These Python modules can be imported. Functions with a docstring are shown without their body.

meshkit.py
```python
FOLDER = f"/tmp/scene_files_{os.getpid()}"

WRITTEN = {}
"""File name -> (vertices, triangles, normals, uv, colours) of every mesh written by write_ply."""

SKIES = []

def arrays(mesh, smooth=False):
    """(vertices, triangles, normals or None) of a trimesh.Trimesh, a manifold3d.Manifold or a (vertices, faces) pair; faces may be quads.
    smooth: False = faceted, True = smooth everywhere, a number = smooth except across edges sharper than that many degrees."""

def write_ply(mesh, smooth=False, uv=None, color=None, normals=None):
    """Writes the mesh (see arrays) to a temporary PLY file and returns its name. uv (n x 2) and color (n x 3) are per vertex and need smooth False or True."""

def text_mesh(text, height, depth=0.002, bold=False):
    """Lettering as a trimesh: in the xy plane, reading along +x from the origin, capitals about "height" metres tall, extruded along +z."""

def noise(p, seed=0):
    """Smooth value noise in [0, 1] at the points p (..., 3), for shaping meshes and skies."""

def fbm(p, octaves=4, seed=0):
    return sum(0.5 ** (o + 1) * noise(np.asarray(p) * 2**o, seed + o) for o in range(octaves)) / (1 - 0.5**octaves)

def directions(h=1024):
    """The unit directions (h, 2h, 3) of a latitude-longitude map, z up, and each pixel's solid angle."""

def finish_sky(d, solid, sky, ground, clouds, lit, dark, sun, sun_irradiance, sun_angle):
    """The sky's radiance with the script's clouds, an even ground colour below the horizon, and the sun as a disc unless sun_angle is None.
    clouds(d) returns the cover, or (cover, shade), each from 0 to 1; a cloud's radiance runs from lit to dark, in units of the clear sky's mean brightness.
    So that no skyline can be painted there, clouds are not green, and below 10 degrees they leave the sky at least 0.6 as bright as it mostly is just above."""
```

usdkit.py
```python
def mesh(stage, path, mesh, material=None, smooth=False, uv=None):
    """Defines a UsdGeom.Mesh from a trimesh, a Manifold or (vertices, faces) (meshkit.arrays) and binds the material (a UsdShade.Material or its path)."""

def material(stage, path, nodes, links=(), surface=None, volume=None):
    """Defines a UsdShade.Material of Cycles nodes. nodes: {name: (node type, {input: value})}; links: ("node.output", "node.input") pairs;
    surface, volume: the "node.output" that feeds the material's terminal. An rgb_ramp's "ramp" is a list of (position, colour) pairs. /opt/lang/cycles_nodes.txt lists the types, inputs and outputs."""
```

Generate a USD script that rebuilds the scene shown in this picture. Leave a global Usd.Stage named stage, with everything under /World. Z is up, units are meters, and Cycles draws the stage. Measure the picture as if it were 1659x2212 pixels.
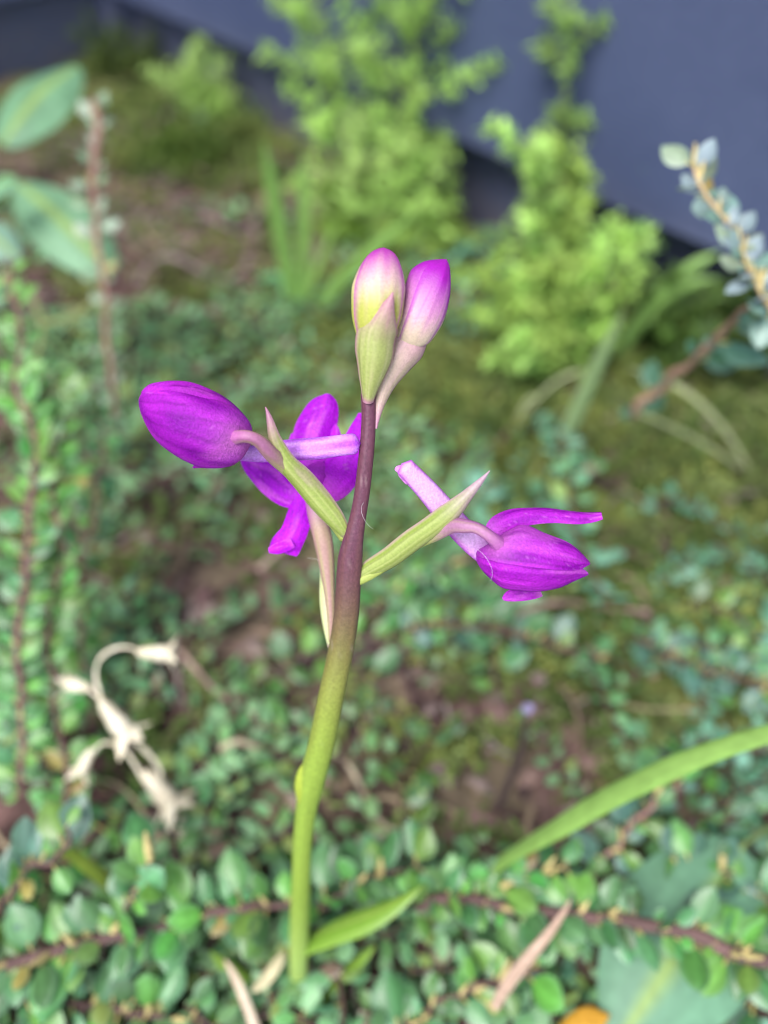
import math, random
import numpy as np
import usdkit, meshkit
from pxr import Usd, UsdGeom, UsdLux, UsdShade, Sdf, Gf, Vt

stage = Usd.Stage.CreateInMemory()
UsdGeom.SetStageUpAxis(stage, "Z")
UsdGeom.SetStageMetersPerUnit(stage, 1.0)
UsdGeom.Xform.Define(stage, "/World")
UsdGeom.Scope.Define(stage, "/World/Looks")

# ------------------------------------------------------------------ camera, sky, sun, exposure
EXPOSURE = 2.2
SKY_STRENGTH = 0.15
SUN_INTENSITY, SUN_ANGLE = 0.34, 30.0
SUN_ELEV, SUN_ROT = math.radians(58), math.radians(-145)      # rotation = atan2(x, y) of the direction to the sun
PITCH, CAM_H = math.radians(45), 0.254
FOCAL, APERTURE = 4.15, 3.6
FSTOP, FOCUS = 0.98, 0.1385

cam = UsdGeom.Camera.Define(stage, "/World/camera")
cam.CreateFocalLengthAttr(FOCAL)
cam.CreateHorizontalApertureAttr(APERTURE)
cam.CreateVerticalApertureAttr(APERTURE * 4 / 3)
cam.CreateClippingRangeAttr(Gf.Vec2f(0.005, 1000.0))
cam.CreateFStopAttr(FSTOP)
cam.CreateFocusDistanceAttr(FOCUS)
cam.CreateExposureAttr(EXPOSURE)
cx = UsdGeom.Xformable(cam)
cx.AddTranslateOp().Set(Gf.Vec3d(0, 0, CAM_H))
cx.AddRotateXOp().Set(90 - math.degrees(PITCH))

dome = UsdLux.DomeLight.Define(stage, "/World/sky")
sky = usdkit.material(stage, "/World/Looks/sky_light", {
    "tc": ("texture_coordinate", {}),
    "n": ("noise_texture", {"scale": 2.2, "detail": 6.0, "roughness": 0.55}),
    "r": ("rgb_ramp", {"ramp": [(0.35, (0, 0, 0)), (0.6, (1, 1, 1))]}),
    "s": ("sky_texture", {"sky_type": "single_scattering", "sun_disc": False, "sun_elevation": SUN_ELEV, "sun_rotation": SUN_ROT}),
    "m": ("mix_color", {"b": (2.6, 2.7, 2.85), "use_clamp": False}),
    "b": ("background_shader", {"strength": SKY_STRENGTH})},
    [("tc.generated", "n.vector"), ("n.fac", "r.fac"), ("r.color", "m.fac"), ("s.color", "m.a"), ("m.result", "b.color")], surface="b.background")
UsdShade.MaterialBindingAPI.Apply(dome.GetPrim()).Bind(sky)
dome.GetPrim().SetCustomDataByKey("kind", "structure")

sun = UsdLux.DistantLight.Define(stage, "/World/sun")
sun.CreateIntensityAttr(SUN_INTENSITY)
sun.CreateAngleAttr(SUN_ANGLE)
sun.CreateNormalizeAttr(True)
sun.CreateColorAttr(Gf.Vec3f(1.0, 0.97, 0.93))
sx = UsdGeom.Xformable(sun)
sx.AddRotateZOp().Set(-math.degrees(SUN_ROT) + 180.0 - 180.0)
sx.AddRotateXOp().Set(-(90 - math.degrees(SUN_ELEV)) + 0.0)
# light shines along -z: after the X turn the light's +z points to (0, cos e, sin e), turned by -rot about z

# ------------------------------------------------------------------ places: picture point + real distance -> world
FPX = 1659 * FOCAL / APERTURE
CP, SP = math.cos(PITCH), math.sin(PITCH)
FWD, RIGHT, UPV = np.array([0, CP, -SP]), np.array([1.0, 0, 0]), np.array([0, SP, CP])
CAM = np.array([0, 0, CAM_H])
TOCAM = -FWD
ZUP = np.array([0, 0, 1.0])


def ray(u, v):
    return FWD + (u - 829.5) / FPX * RIGHT + (1106 - v) / FPX * UPV


def near_depth(d):
    """Distances of the orchid's pieces were first read in units of two thirds; this stretches them to the size of the plant."""
    return float(np.interp(d, [.08, .10, .2, .236, .26], [.12, .15, .219, .238, .262])) if ORCHID else d


ORCHID = False


def P(u, v, d):
    d = near_depth(d)
    return CAM + d * ray(u, v)


def G(u, v, z=0.0):
    r = ray(u, v)
    return CAM + r * ((z - CAM_H) / r[2])


def AtY(u, v, y):
    r = ray(u, v)
    return CAM + r * (y / r[1])


def unit(a):
    a = np.asarray(a, float)
    return a / (np.linalg.norm(a, axis=-1, keepdims=True) + 1e-12)


def spline(pts, n):
    from scipy.interpolate import CubicSpline, PchipInterpolator
    pts = np.asarray(pts, float)
    s = np.r_[0, np.cumsum(np.linalg.norm(np.diff(pts[:, :3], axis=0), axis=1) + 1e-9)]
    s /= s[-1]
    t = np.linspace(0, 1, n)
    if len(pts) < 3:
        return np.array([np.interp(t, s, c) for c in pts.T]).T
    return np.concatenate([CubicSpline(s, pts[:, :3])(t), PchipInterpolator(s, pts[:, 3:])(t)], 1) if pts.shape[1] > 3 else CubicSpline(s, pts)(t)


def PX(rows, n):
    """rows of (u, v, d, width in picture units at 1659 wide) -> n points and their half widths in metres."""
    q = np.array([[*P(u, v, d), w * near_depth(d) / FPX / 2] for u, v, d, w in rows])
    q = spline(q, n)
    return q[:, :3], np.maximum(q[:, 3], 0)


# ------------------------------------------------------------------ prims
used = {}


def path_for(parent, name):
    k = used.get((parent, name), 0)
    used[(parent, name)] = k + 1
    return f"{parent}/{name}" + (f"_{k:03d}" if k else "")


BASE = {}


def tag(p, label=None, category=None, group=None, kind=None):
    for k, v in (("label", label), ("category", category), ("group", group), ("kind", kind)):
        if v:
            p.SetCustomDataByKey(k, v)
    return p


def thing(name, label, category, base, group=None):
    x = UsdGeom.Xform.Define(stage, path_for("/World", name))
    base = np.asarray(base, float)
    x.AddTranslateOp().Set(Gf.Vec3d(*map(float, base)))
    tag(x.GetPrim(), label, category, group)
    BASE[str(x.GetPath())] = base
    return str(x.GetPath())


def holder(parent, name, label=None):
    x = UsdGeom.Xform.Define(stage, path_for(parent, name))
    BASE[str(x.GetPath())] = BASE[parent]
    if label:
        tag(x.GetPrim(), label)
    return str(x.GetPath())


def part(parent, name, m, mat, label=None, kind=None, smooth=True):
    """m = (vertices, faces, tint or None), in world coordinates; written relative to the thing's base."""
    p = path_for(parent, name)
    v, f = m[0] - BASE.get(parent, 0), m[1]
    g = usdkit.mesh(stage, p, (v, f), MAT[mat], smooth)
    if len(m) > 2 and m[2] is not None:
        if smooth is not True:
            raise ValueError("tint needs smooth=True")
        pv = UsdGeom.PrimvarsAPI(g).CreatePrimvar("tint", Sdf.ValueTypeNames.Color3fArray, "vertex")
        pv.Set(Vt.Vec3fArray.FromNumpy(np.asarray(m[2], np.float32)))
    BASE[p] = BASE.get(parent, np.zeros(3))
    if label or kind:
        tag(g.GetPrim(), label, None, None, kind)
    return p


def join(ms):
    vs, fs, ts, n = [], [], [], 0
    for m in ms:
        vs.append(m[0]); fs.append(m[1] + n); ts.append(m[2] if len(m) > 2 and m[2] is not None else np.ones((len(m[0]), 3)))
        n += len(m[0])
    return np.vstack(vs), np.vstack(fs), np.vstack(ts)


# ------------------------------------------------------------------ shapes
def grid_faces(nl, nw, wrap=False):
    i, j = np.meshgrid(np.arange(nl - 1), np.arange(nw if wrap else nw - 1), indexing="ij")
    a, b = i * nw + j, i * nw + (j + 1) % nw
    c, d = a + nw, b + nw
    q = np.stack([a, b, d, c], -1).reshape(-1, 4)
    return np.vstack([q[:, [0, 1, 2]], q[:, [0, 2, 3]]])


def lift(color, s, t):
    if callable(color):
        return color(s, t)
    return np.broadcast_to(np.asarray(color, float), s.shape + (3,))


def tube(c, r, sides=10, color=(1, 1, 1), squash=1.0, facing=None, ridge=0.0, cap=True):
    """Round stem along c with radii r; squash flattens it along facing."""
    c = np.asarray(c, float); n = len(c)
    r = np.broadcast_to(np.asarray(r, float), (n,)).copy()
    t = unit(np.gradient(c, axis=0))
    f = np.asarray(facing if facing is not None else (TOCAM if abs(t.mean(0) @ TOCAM) < 0.9 else ZUP), float)
    a = unit(np.cross(t, f)); b = np.cross(a, t)
    ph = np.arange(sides) * 2 * np.pi / sides
    rr = r[:, None] * (1 + ridge * np.cos(5 * ph))[None]
    v = c[:, None] + rr[..., None] * (np.cos(ph)[None, :, None] * a[:, None] + squash * np.sin(ph)[None, :, None] * b[:, None])
    S, T = np.meshgrid(np.sin(ph), np.linspace(0, 1, n)); 
    col = lift(color, S, T)
    v, col, fc = v.reshape(-1, 3), col.reshape(-1, 3), grid_faces(n, sides, True)
    if cap:
        k = len(v)
        v = np.vstack([v, c[:1] - t[:1] * r[0] * 0.3, c[-1:] + t[-1:] * r[-1] * 0.5])
        col = np.vstack([col, col[:1], col[-1:]])
        j = np.arange(sides)
        fc = np.vstack([fc, np.stack([(j + 1) % sides, j, np.full(sides, k)], 1), np.stack([(n - 1) * sides + j, (n - 1) * sides + (j + 1) % sides, np.full(sides, k + 1)], 1)])
    return v, fc, col


def blade(c, w, facing, arc=0.6, nw=9, color=(1, 1, 1), twist=0.0, ripple=0.0, keel=0.0, seed=0):
    """A leaf or petal along c with half widths w. facing = the way its convex side looks; arc = bend of its cross-section (radians each side)."""
    c = np.asarray(c, float); n = len(c)
    t = unit(np.gradient(c, axis=0))
    f = np.broadcast_to(np.asarray(facing, float), (n, 3))
    lat = unit(np.cross(t, f)); nor = unit(np.cross(lat, t))
    tw = np.linspace(0, 1, n) * twist if np.ndim(twist) == 0 else np.interp(np.linspace(0, 1, n), np.linspace(0, 1, len(twist)), twist)
    ct, st = np.cos(tw)[:, None], np.sin(tw)[:, None]
    lat, nor = lat * ct + nor * st, nor * ct - lat * st
    s = np.linspace(-1, 1, nw); arc = np.broadcast_to(np.asarray(arc, float), (n,))
    A = arc[:, None] * s[None]
    sn = np.sin(np.maximum(arc, 1e-3))[:, None]
    x = np.where(arc[:, None] > 1.5, np.sin(A), np.sin(A) / sn); y = -(1 - np.cos(A)) / sn
    y = y + keel * (1 - np.abs(s))[None]
    if ripple:
        rr = meshkit.noise(np.stack(np.broadcast_arrays(np.linspace(0, 5, n)[:, None], s[None] * 1.5, np.full((n, nw), seed * 1.7)), -1), seed) - 0.5
        y = y + ripple * rr * (0.3 + s[None] ** 2)
    v = c[:, None] + w[:, None, None] * (x[..., None] * lat[:, None] + y[..., None] * nor[:, None])
    S, T = np.meshgrid(s, np.linspace(0, 1, n))
    return v.reshape(-1, 3), grid_faces(n, nw), lift(color, S, T).reshape(-1, 3)


def hood_segment(axis, up, ra, rb, rd, phi0, phi1, color, n=40, nw=24, scale=1.0, tip=1.0, close=0.45, back=(0, 0, 0), edge=0.0, wob=0.0, seed=0):
    """One sepal of a closed flower: wraps the flower's axis between two angles (0 = up, 90 = to the camera) and narrows to a point."""
    t = np.linspace(0, tip, n)
    c = spline(axis, 200)
    ctr = np.array([np.interp(t, np.linspace(0, 1, 200), c[:, k]) for k in range(3)]).T
    ax = unit(np.gradient(ctr, axis=0)); u = unit(np.asarray(up) - ax * (ax @ np.asarray(up))[:, None]); side = np.cross(ax, u)
    side = side * np.sign((side @ TOCAM).mean())
    f = lambda prof: np.interp(np.linspace(0, 1, n), *map(np.asarray, zip(*prof)))
    from scipy.interpolate import PchipInterpolator
    f = lambda prof: PchipInterpolator(*zip(*prof))(t)
    A, B, D = f(ra), f(rb), f(rd)
    s = np.linspace(-1, 1, nw)
    x = np.linspace(0, 1, n)
    span = np.where(x < close, 1.0, np.sqrt(np.maximum(1 - ((x - close) / (1 - close)) ** 2, 0)))
    mid, half = math.radians(phi0 + phi1) / 2, math.radians(phi1 - phi0) / 2
    ph = mid + half * s[None] * np.maximum(span, 0.02)[:, None]
    cs, sn = np.cos(ph), np.sin(ph)
    rad = np.where(cs > 0, A[:, None], B[:, None])
    k = scale * (1 + edge * np.abs(s[None]) ** 4)
    k = k * (1 + .030 * (fib(s[None] + 0 * x[:, None], x[:, None] + 0 * s[None], seed + 40, 9, .8) - .5) * 2)
    if wob:
        k = k + wob * (meshkit.noise(np.stack(np.broadcast_arrays(x[:, None] * 4, s[None] * 3, np.full((n, nw), 3.3 * seed)), -1), seed) - 0.5)
    v = ctr[:, None] + (k * rad * cs)[..., None] * u[:, None] + (k * D[:, None] * sn)[..., None] * side[:, None]
    v = v + np.asarray(back)
    S, T = np.meshgrid(s, x)
    return v.reshape(-1, 3), grid_faces(n, nw), lift(color, S, T).reshape(-1, 3)


def halo(m, centre, radius, color, k=.8):
    """The sepals are paler where the stalk enters."""
    d = np.linalg.norm(m[0] - centre, axis=1)
    return m[0], m[1], mixc(m[2], color, k * np.exp(-(d / radius) ** 2))


def mixc(a, b, k):
    k = np.clip(k, 0, 1)[..., None]
    return np.asarray(a) * (1 - k) + np.asarray(b) * k


def sstep(a, b, x):
    t = np.clip((x - a) / (b - a), 0, 1)
    return t * t * (3 - 2 * t)


def fib(s, t, seed, across=9.0, along=2.0):
    p = np.stack([s * across, t * along, np.full_like(s, seed * 7.31)], -1)
    return meshkit.fbm(p, 3, seed)


# ------------------------------------------------------------------ materials
MAT = {}


def surf(name, color=None, rough=0.45, spec=0.5, transl=0.0, tint=True, var=0.18, mott=0.2, mott_scale=900.0, bump=0.15, bump_scale=1500.0, coat=0.0, ttint=(1, 1, 1), sheen=0.0, hue=0.0):
    """Pigment (the mesh's own tint, times a base colour) with mottling, per-piece variation, fine relief; leaves let light through."""
    nodes = {"at": ("attribute", {"attribute": "tint"}),
             "tc": ("geometry", {}), "oi": ("object_info", {}),
             "n": ("noise_texture", {"scale": mott_scale, "detail": 3.0}),
             "nb": ("noise_texture", {"scale": bump_scale, "detail": 2.0}),
             "rm": ("map_range", {"from_min": 0.25, "from_max": 0.75, "to_min": 1 - mott, "to_max": 1 + mott}),
             "ri": ("map_range", {"from_min": 0.0, "from_max": 1.0, "to_min": 1 - var, "to_max": 1 + var}),
             "ro": ("map_range", {"from_min": 0.0, "from_max": 1.0, "to_min": 1 - var, "to_max": 1 + var}),
             "m1": ("math", {"math_type": "multiply"}), "m2": ("math", {"math_type": "multiply"}),
             "h": ("hsv", {"saturation": 1.0}),
             "hu": ("map_range", {"from_min": 0.0, "from_max": 1.0, "to_min": 0.5 - hue, "to_max": 0.5 + hue}),
             "bc": ("mix", {"mix_type": "multiply", "fac": 1.0, "color1": color or (1, 1, 1), "color2": (1, 1, 1)}),
             "bp": ("bump", {"strength": bump, "distance": 0.0004}),
             "p": ("principled_bsdf", {"roughness": rough, "specular_ior_level": spec, "coat_weight": coat, "coat_roughness": 0.15, "sheen_weight": sheen})}
    links = [("tc.position", "n.vector"), ("tc.position", "nb.vector"), ("n.fac", "rm.value"), ("tc.random_per_island", "ri.value"), ("oi.random", "ro.value"),
             ("rm.result", "m1.value1"), ("ri.result", "m1.value2"), ("m1.value", "m2.value1"), ("ro.result", "m2.value2"),
             ("bc.color", "h.color"), ("m2.value", "h.value"), ("oi.random", "hu.value"), ("hu.result", "h.hue"), ("h.color", "p.base_color"),
             ("nb.fac", "bp.height"), ("bp.normal", "p.normal")]
    if tint:
        links.append(("at.color", "bc.color2"))
    out = "p.BSDF"
    if transl:
        nodes["tr"] = ("translucent_bsdf", {})
        nodes["tt"] = ("mix", {"mix_type": "multiply", "fac": 1.0, "color2": ttint})
        nodes["mx"] = ("mix_closure", {"fac": transl})
        links += [("h.color", "tt.color1"), ("tt.color", "tr.color"), ("p.BSDF", "mx.closure1"), ("tr.BSDF", "mx.closure2")]
        out = "mx.closure"
    MAT[name] = usdkit.material(stage, f"/World/Looks/{name}", nodes, links, surface=out)


surf("petal", rough=0.5, spec=0.18, transl=0.3, var=0.04, mott=0.2, mott_scale=2400, bump=0.5, bump_scale=3500)
surf("bract", rough=0.45, spec=0.4, transl=0.25, var=0.03, mott=0.12, mott_scale=2500, bump=0.25, bump_scale=4500)
surf("stem", rough=0.5, spec=0.28, transl=0.0, var=0.02, mott=0.2, mott_scale=1800, bump=0.25, bump_scale=3000)
surf("orchid_leaf", rough=0.4, spec=0.5, transl=0.35, var=0.05, mott=0.1)
surf("glossy_leaf", rough=0.38, spec=0.5, transl=0.25, var=0.25, mott=0.2, mott_scale=500, coat=0.0, hue=0.02)
surf("cover_leaf", rough=0.45, spec=0.4, transl=0.3, var=0.25, mott=0.2, mott_scale=400, coat=0.0, hue=0.02)
surf("broad_leaf", rough=0.5, spec=0.3, transl=0.25, var=0.05, mott=0.15, mott_scale=300)
surf("bark", rough=0.8, spec=0.3, var=0.15, mott=0.35, mott_scale=800, bump=0.6, bump_scale=1500)
surf("feather", rough=0.55, spec=0.3, transl=0.4, var=0.2, mott=0.25, mott_scale=120, hue=0.012)
surf("grass", rough=0.45, spec=0.4, transl=0.35, var=0.1, mott=0.15, mott_scale=300)
surf("dry", rough=0.7, spec=0.3, transl=0.2, var=0.15, mott=0.2, mott_scale=700, bump=0.4, bump_scale=2500)
surf("litter", rough=0.85, spec=0.2, transl=0.0, var=0.4, mott=0.3, mott_scale=500, hue=0.02)
surf("moss", rough=0.8, spec=0.2, transl=0.25, var=0.3, mott=0.3, mott_scale=200)

MAT["soil"] = usdkit.material(stage, "/World/Looks/soil", {
    "g": ("geometry", {}), "at": ("attribute", {"attribute": "tint"}),
    "n": ("noise_texture", {"scale": 90.0, "detail": 6.0, "roughness": 0.65}),
    "n2": ("noise_texture", {"scale": 400.0, "detail": 5.0, "roughness": 0.7}),
    "r": ("rgb_ramp", {"ramp": [(0.3, (0.35, 0.33, 0.34)), (0.5, (0.9, 0.85, 0.85)), (0.7, (1.7, 1.55, 1.55))]}),
    "m": ("mix", {"mix_type": "multiply", "fac": 1.0}),
    "b": ("bump", {"strength": 0.8, "distance": 0.003}),
    "p": ("principled_bsdf", {"roughness": 0.9, "specular_ior_level": 0.2})},
    [("g.position", "n.vector"), ("g.position", "n2.vector"), ("n.fac", "r.fac"), ("at.color", "m.color1"), ("r.color", "m.color2"),
     ("m.color", "p.base_color"), ("n2.fac", "b.height"), ("b.normal", "p.normal")], surface="p.BSDF")
MAT["siding"] = usdkit.material(stage, "/World/Looks/siding", {
    "tc": ("texture_coordinate", {}), "oi": ("object_info", {}),
    "mp": ("mapping", {"scale": (3.0, 60.0, 60.0)}),
    "n": ("noise_texture", {"scale": 4.0, "detail": 5.0, "roughness": 0.6}),
    "r": ("rgb_ramp", {"ramp": [(0.25, (0.036, 0.048, 0.100)), (0.75, (0.049, 0.062, 0.122))]}),
    "g": ("geometry", {}), "n2": ("noise_texture", {"scale": 9.0, "detail": 4.0}),
    "r2": ("rgb_ramp", {"ramp": [(0.3, (0.80, 0.82, 0.86)), (0.7, (1.16, 1.13, 1.08))]}),
    "mm": ("mix", {"mix_type": "multiply", "fac": 1.0}),
    "xyz": ("separate_xyz", {}), "sp": ("map_range", {"from_min": 0.0, "from_max": 0.07, "to_min": 0.75, "to_max": 0.0, "clamp": True}),
    "n3": ("noise_texture", {"scale": 70.0, "detail": 5.0}), "sm": ("math", {"math_type": "multiply"}), "mud": ("mix", {"color2": (0.10, 0.078, 0.062)}),
    "b": ("bump", {"strength": 0.25, "distance": 0.001}),
    "p": ("principled_bsdf", {"roughness": 0.55, "specular_ior_level": 0.4})},
    [("tc.object", "mp.vector"), ("mp.vector", "n.vector"), ("n.fac", "r.fac"), ("g.position", "n2.vector"), ("n2.fac", "r2.fac"),
     ("r.color", "mm.color1"), ("r2.color", "mm.color2"), ("g.position", "xyz.vector"), ("xyz.z", "sp.value"), ("g.position", "n3.vector"), ("n3.fac", "sm.value1"), ("sp.result", "sm.value2"), ("sm.value", "mud.fac"), ("mm.color", "mud.color1"), ("mud.color", "p.base_color"), ("n.fac", "b.height"), ("b.normal", "p.normal")], surface="p.BSDF")
MAT["silk"] = usdkit.material(stage, "/World/Looks/silk", {"p": ("principled_bsdf", {"base_color": (0.8, 0.8, 0.8), "roughness": 0.3, "alpha": 0.6})}, surface="p.BSDF")

# ------------------------------------------------------------------ ground
WALL_N = np.array([0.742, 0.670, 0.0]); WALL_N /= np.linalg.norm(WALL_N)
WALL_D = 0.3885
WALL_T = np.array([-WALL_N[1], WALL_N[0], 0.0])           # along the wall, away from the camera to the left
CORNER = np.array([-0.2157, 0.818, 0.0]); CORNER -= WALL_N * (CORNER @ WALL_N - WALL_D)


def ground_z(x, y):
    p = np.stack([np.asarray(x, float), np.asarray(y, float), np.zeros_like(np.asarray(x, float))], -1)
    return 0.022 * (meshkit.fbm(p * 14, 3, 5) - 0.5) + 0.010 * (meshkit.fbm(p * 60, 3, 9) - 0.5) - 0.004


def blob(x, y, spots):
    m = np.zeros_like(np.asarray(x, float))
    for u, v, r, k in spots:
        g = G(u, v)
        m = m + k * np.exp(-((x - g[0]) ** 2 + (y - g[1]) ** 2) / (2 * r * r))
    return m


BARE = [(430, 430, .05, 1.0), (300, 380, .05, .9), (540, 520, .045, .7), (620, 860, .02, .5), (330, 620, .025, .6), (330, 1000, .02, .6), (560, 1090, .018, .5), (640, 1280, .018, .5),
        (1060, 1640, .026, 1.1), (960, 1720, .024, 1.0), (1150, 1450, .018, .6), (900, 1480, .018, .5), (1180, 1560, .016, .6), (860, 1600, .018, .5), (420, 1500, .02, .6), (790, 2120, .014, .7), (520, 2150, .01, .3), (120, 420, .04, .9), (1500, 900, .05, .8)]
MOSS = [(1000, 900, .05, .8), (1300, 1000, .06, 1.0), (1500, 1100, .06, 1.0), (1100, 700, .05, .7), (950, 640, .04, .7), (420, 320, .03, 1.2), (250, 150, .06, 1.2), (560, 320, .04, .5), (1250, 1350, .02, .5), (1350, 820, .05, .8), (500, 620, .03, .5)]

ax_ = np.unique(np.r_[np.linspace(-0.75, 0.75, 260), -20, -10, -5, -2.5, -1.5, -1, 1, 1.5, 2.5, 5, 10, 20])
ay_ = np.unique(np.r_[np.linspace(-0.12, 1.1, 230), -20, -10, -5, -2, -1, -.5, -.25, 1.4, 2, 4, 8, 20])
gx, gy = np.meshgrid(ax_, ay_, indexing="ij")
gz = ground_z(gx, gy)
bare, mossy = np.clip(blob(gx, gy, BARE), 0, 1), np.clip(blob(gx, gy, MOSS), 0, 1)
nz = meshkit.fbm(np.stack([gx * 30, gy * 30, gx * 0], -1), 4, 3)
soil = mixc((0.115, 0.070, 0.064), (0.17, 0.115, 0.105), sstep(.35, .65, nz))
mosc = mixc((0.075, 0.10, 0.024), (0.16, 0.20, 0.05), sstep(.35, .65, meshkit.fbm(np.stack([gx * 50, gy * 50, gx * 0 + 4], -1), 3, 8)))
gt = mixc(soil, mosc, np.clip(mossy * 1.2 - bare * .5, 0, 1) * sstep(.3, .55, nz + .15) + 0.25 * sstep(.5, .6, nz))
p = usdkit.mesh(stage, "/World/ground", (np.stack([gx, gy, gz], -1).reshape(-1, 3), grid_faces(len(ax_), len(ay_))[:, ::-1] if False else grid_faces(len(ax_), len(ay_))), MAT["soil"], True)
UsdGeom.PrimvarsAPI(p).CreatePrimvar("tint", Sdf.ValueTypeNames.Color3fArray, "vertex").Set(Vt.Vec3fArray.FromNumpy(gt.reshape(-1, 3).astype(np.float32)))
tag(p.GetPrim(), "brown soil of the garden bed with patches of moss", None, None, "structure")

# ------------------------------------------------------------------ house walls of lapped boards
EXPO, FIRST = 0.175, 0.053


def board(length, h, bottom, lap):
    """A lapped board in (along, out, up): thick at its lower edge, with a small round at the drip edge."""
    prof = np.array([(0.0, 0.0), (bottom - .0015, 0.0), (bottom, .0015), (bottom - .0005, .004), (0.004, h + lap), (0.0, h + lap)])
    n = len(prof)
    xs = np.linspace(0, length, 2)
    v = np.array([[x, o, z] for x in xs for o, z in prof])
    f = [[i, (i + 1) % n, n + (i + 1) % n, n + i] for i in range(n)]
    tri = [t for a, b, c, d in f for t in ((a, b, c), (a, c, d))]
    tri += [(0, i + 1, i) for i in range(1, n - 1)] + [(n, n + i, n + i + 1) for i in range(1, n - 1)]
    return v, np.array(tri)


def wall(label, origin, along, out, length, rows=14):
    t = thing("siding_wall", label, "wall", origin)
    for k in range(rows):
        z0 = FIRST + (k - 1) * EXPO
        v, f = board(length, EXPO, 0.015, 0.012)
        w = origin + v[:, :1] * along + (v[:, 1:2] + (0.001 if k else -.014)) * out + (v[:, 2:] + z0) * ZUP
        part(t, "board", (w, f), "siding", smooth=False)
    back = np.array([[x, o, z] for x in (0, length) for o in (-0.06, -0.016) for z in (-.13, FIRST + EXPO * (rows - 1))])
    import trimesh
    bx = trimesh.creation.box(bounds=[back.min(0), back.max(0)])
    part(t, "backing", (origin + bx.vertices[:, :1] * along + bx.vertices[:, 1:2] * out + bx.vertices[:, 2:] * ZUP, np.array(bx.faces)), "siding", smooth=False)
    return t


wall("dark slate-blue board wall crossing behind the feathery yellow-green plants", CORNER - WALL_N * 0.014, -WALL_T, -WALL_N, 3.2)
LEFT_T = -WALL_N
w2 = wall("blue-violet side wall at top left behind the big oval leaf", CORNER + WALL_T * 0.014 , LEFT_T, -WALL_T, 2.4)
tw = thing("corner_trim", "narrow dark corner strip where the two board walls meet", "trim", CORNER)
import trimesh
bx = trimesh.creation.box(bounds=[[-.004, -.004, -.1], [.02, .02, 2.35]])
part(tw, "strip", (CORNER + bx.vertices[:, :1] * -WALL_T + bx.vertices[:, 1:2] * -WALL_N + bx.vertices[:, 2:] * ZUP, np.array(bx.faces)), "siding", smooth=False)

# ------------------------------------------------------------------ orchid
ORCHID = True
def purple(seed, deep=(0.205, 0.001, 0.30), light=(0.46, 0.022, 0.545), basecol=(0.56, 0.13, 0.50), basek=0.22, hl=0.0):
    def f(s, t):
        n = fib(s + .5 * t, t, seed, 3.2, 2.6)
        u = s * (1 + .25 * np.sin(2.2 * t + seed))
        vein = sstep(.45, 1.0, np.cos(2 * np.pi * (u * 4.5 + .55 * fib(s, t, seed + 3, 2.5, 3) + seed * .37))) * sstep(.3, .6, fib(s, t, seed + 5, 4, 3)) * sstep(.02, .2, t)
        speck = sstep(.70, .80, fib(s, t, seed + 7, 40, 30))
        c = mixc(deep, light, np.clip((n - .32) * 2.4 + hl, 0, 1))
        c = mixc(c, np.array(deep) * .45, vein * .42)
        c = mixc(c, (0.62, 0.11, 0.62), sstep(.55, .75, fib(s + .3, t, seed + 11, 2.5, 2)) * .55)
        c = mixc(c, (0.62, 0.18, 0.62), speck * .35)
        return mixc(c, basecol, (1 - sstep(0, basek, t + .1 * (n - .5))) * .75)
    return f


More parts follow.
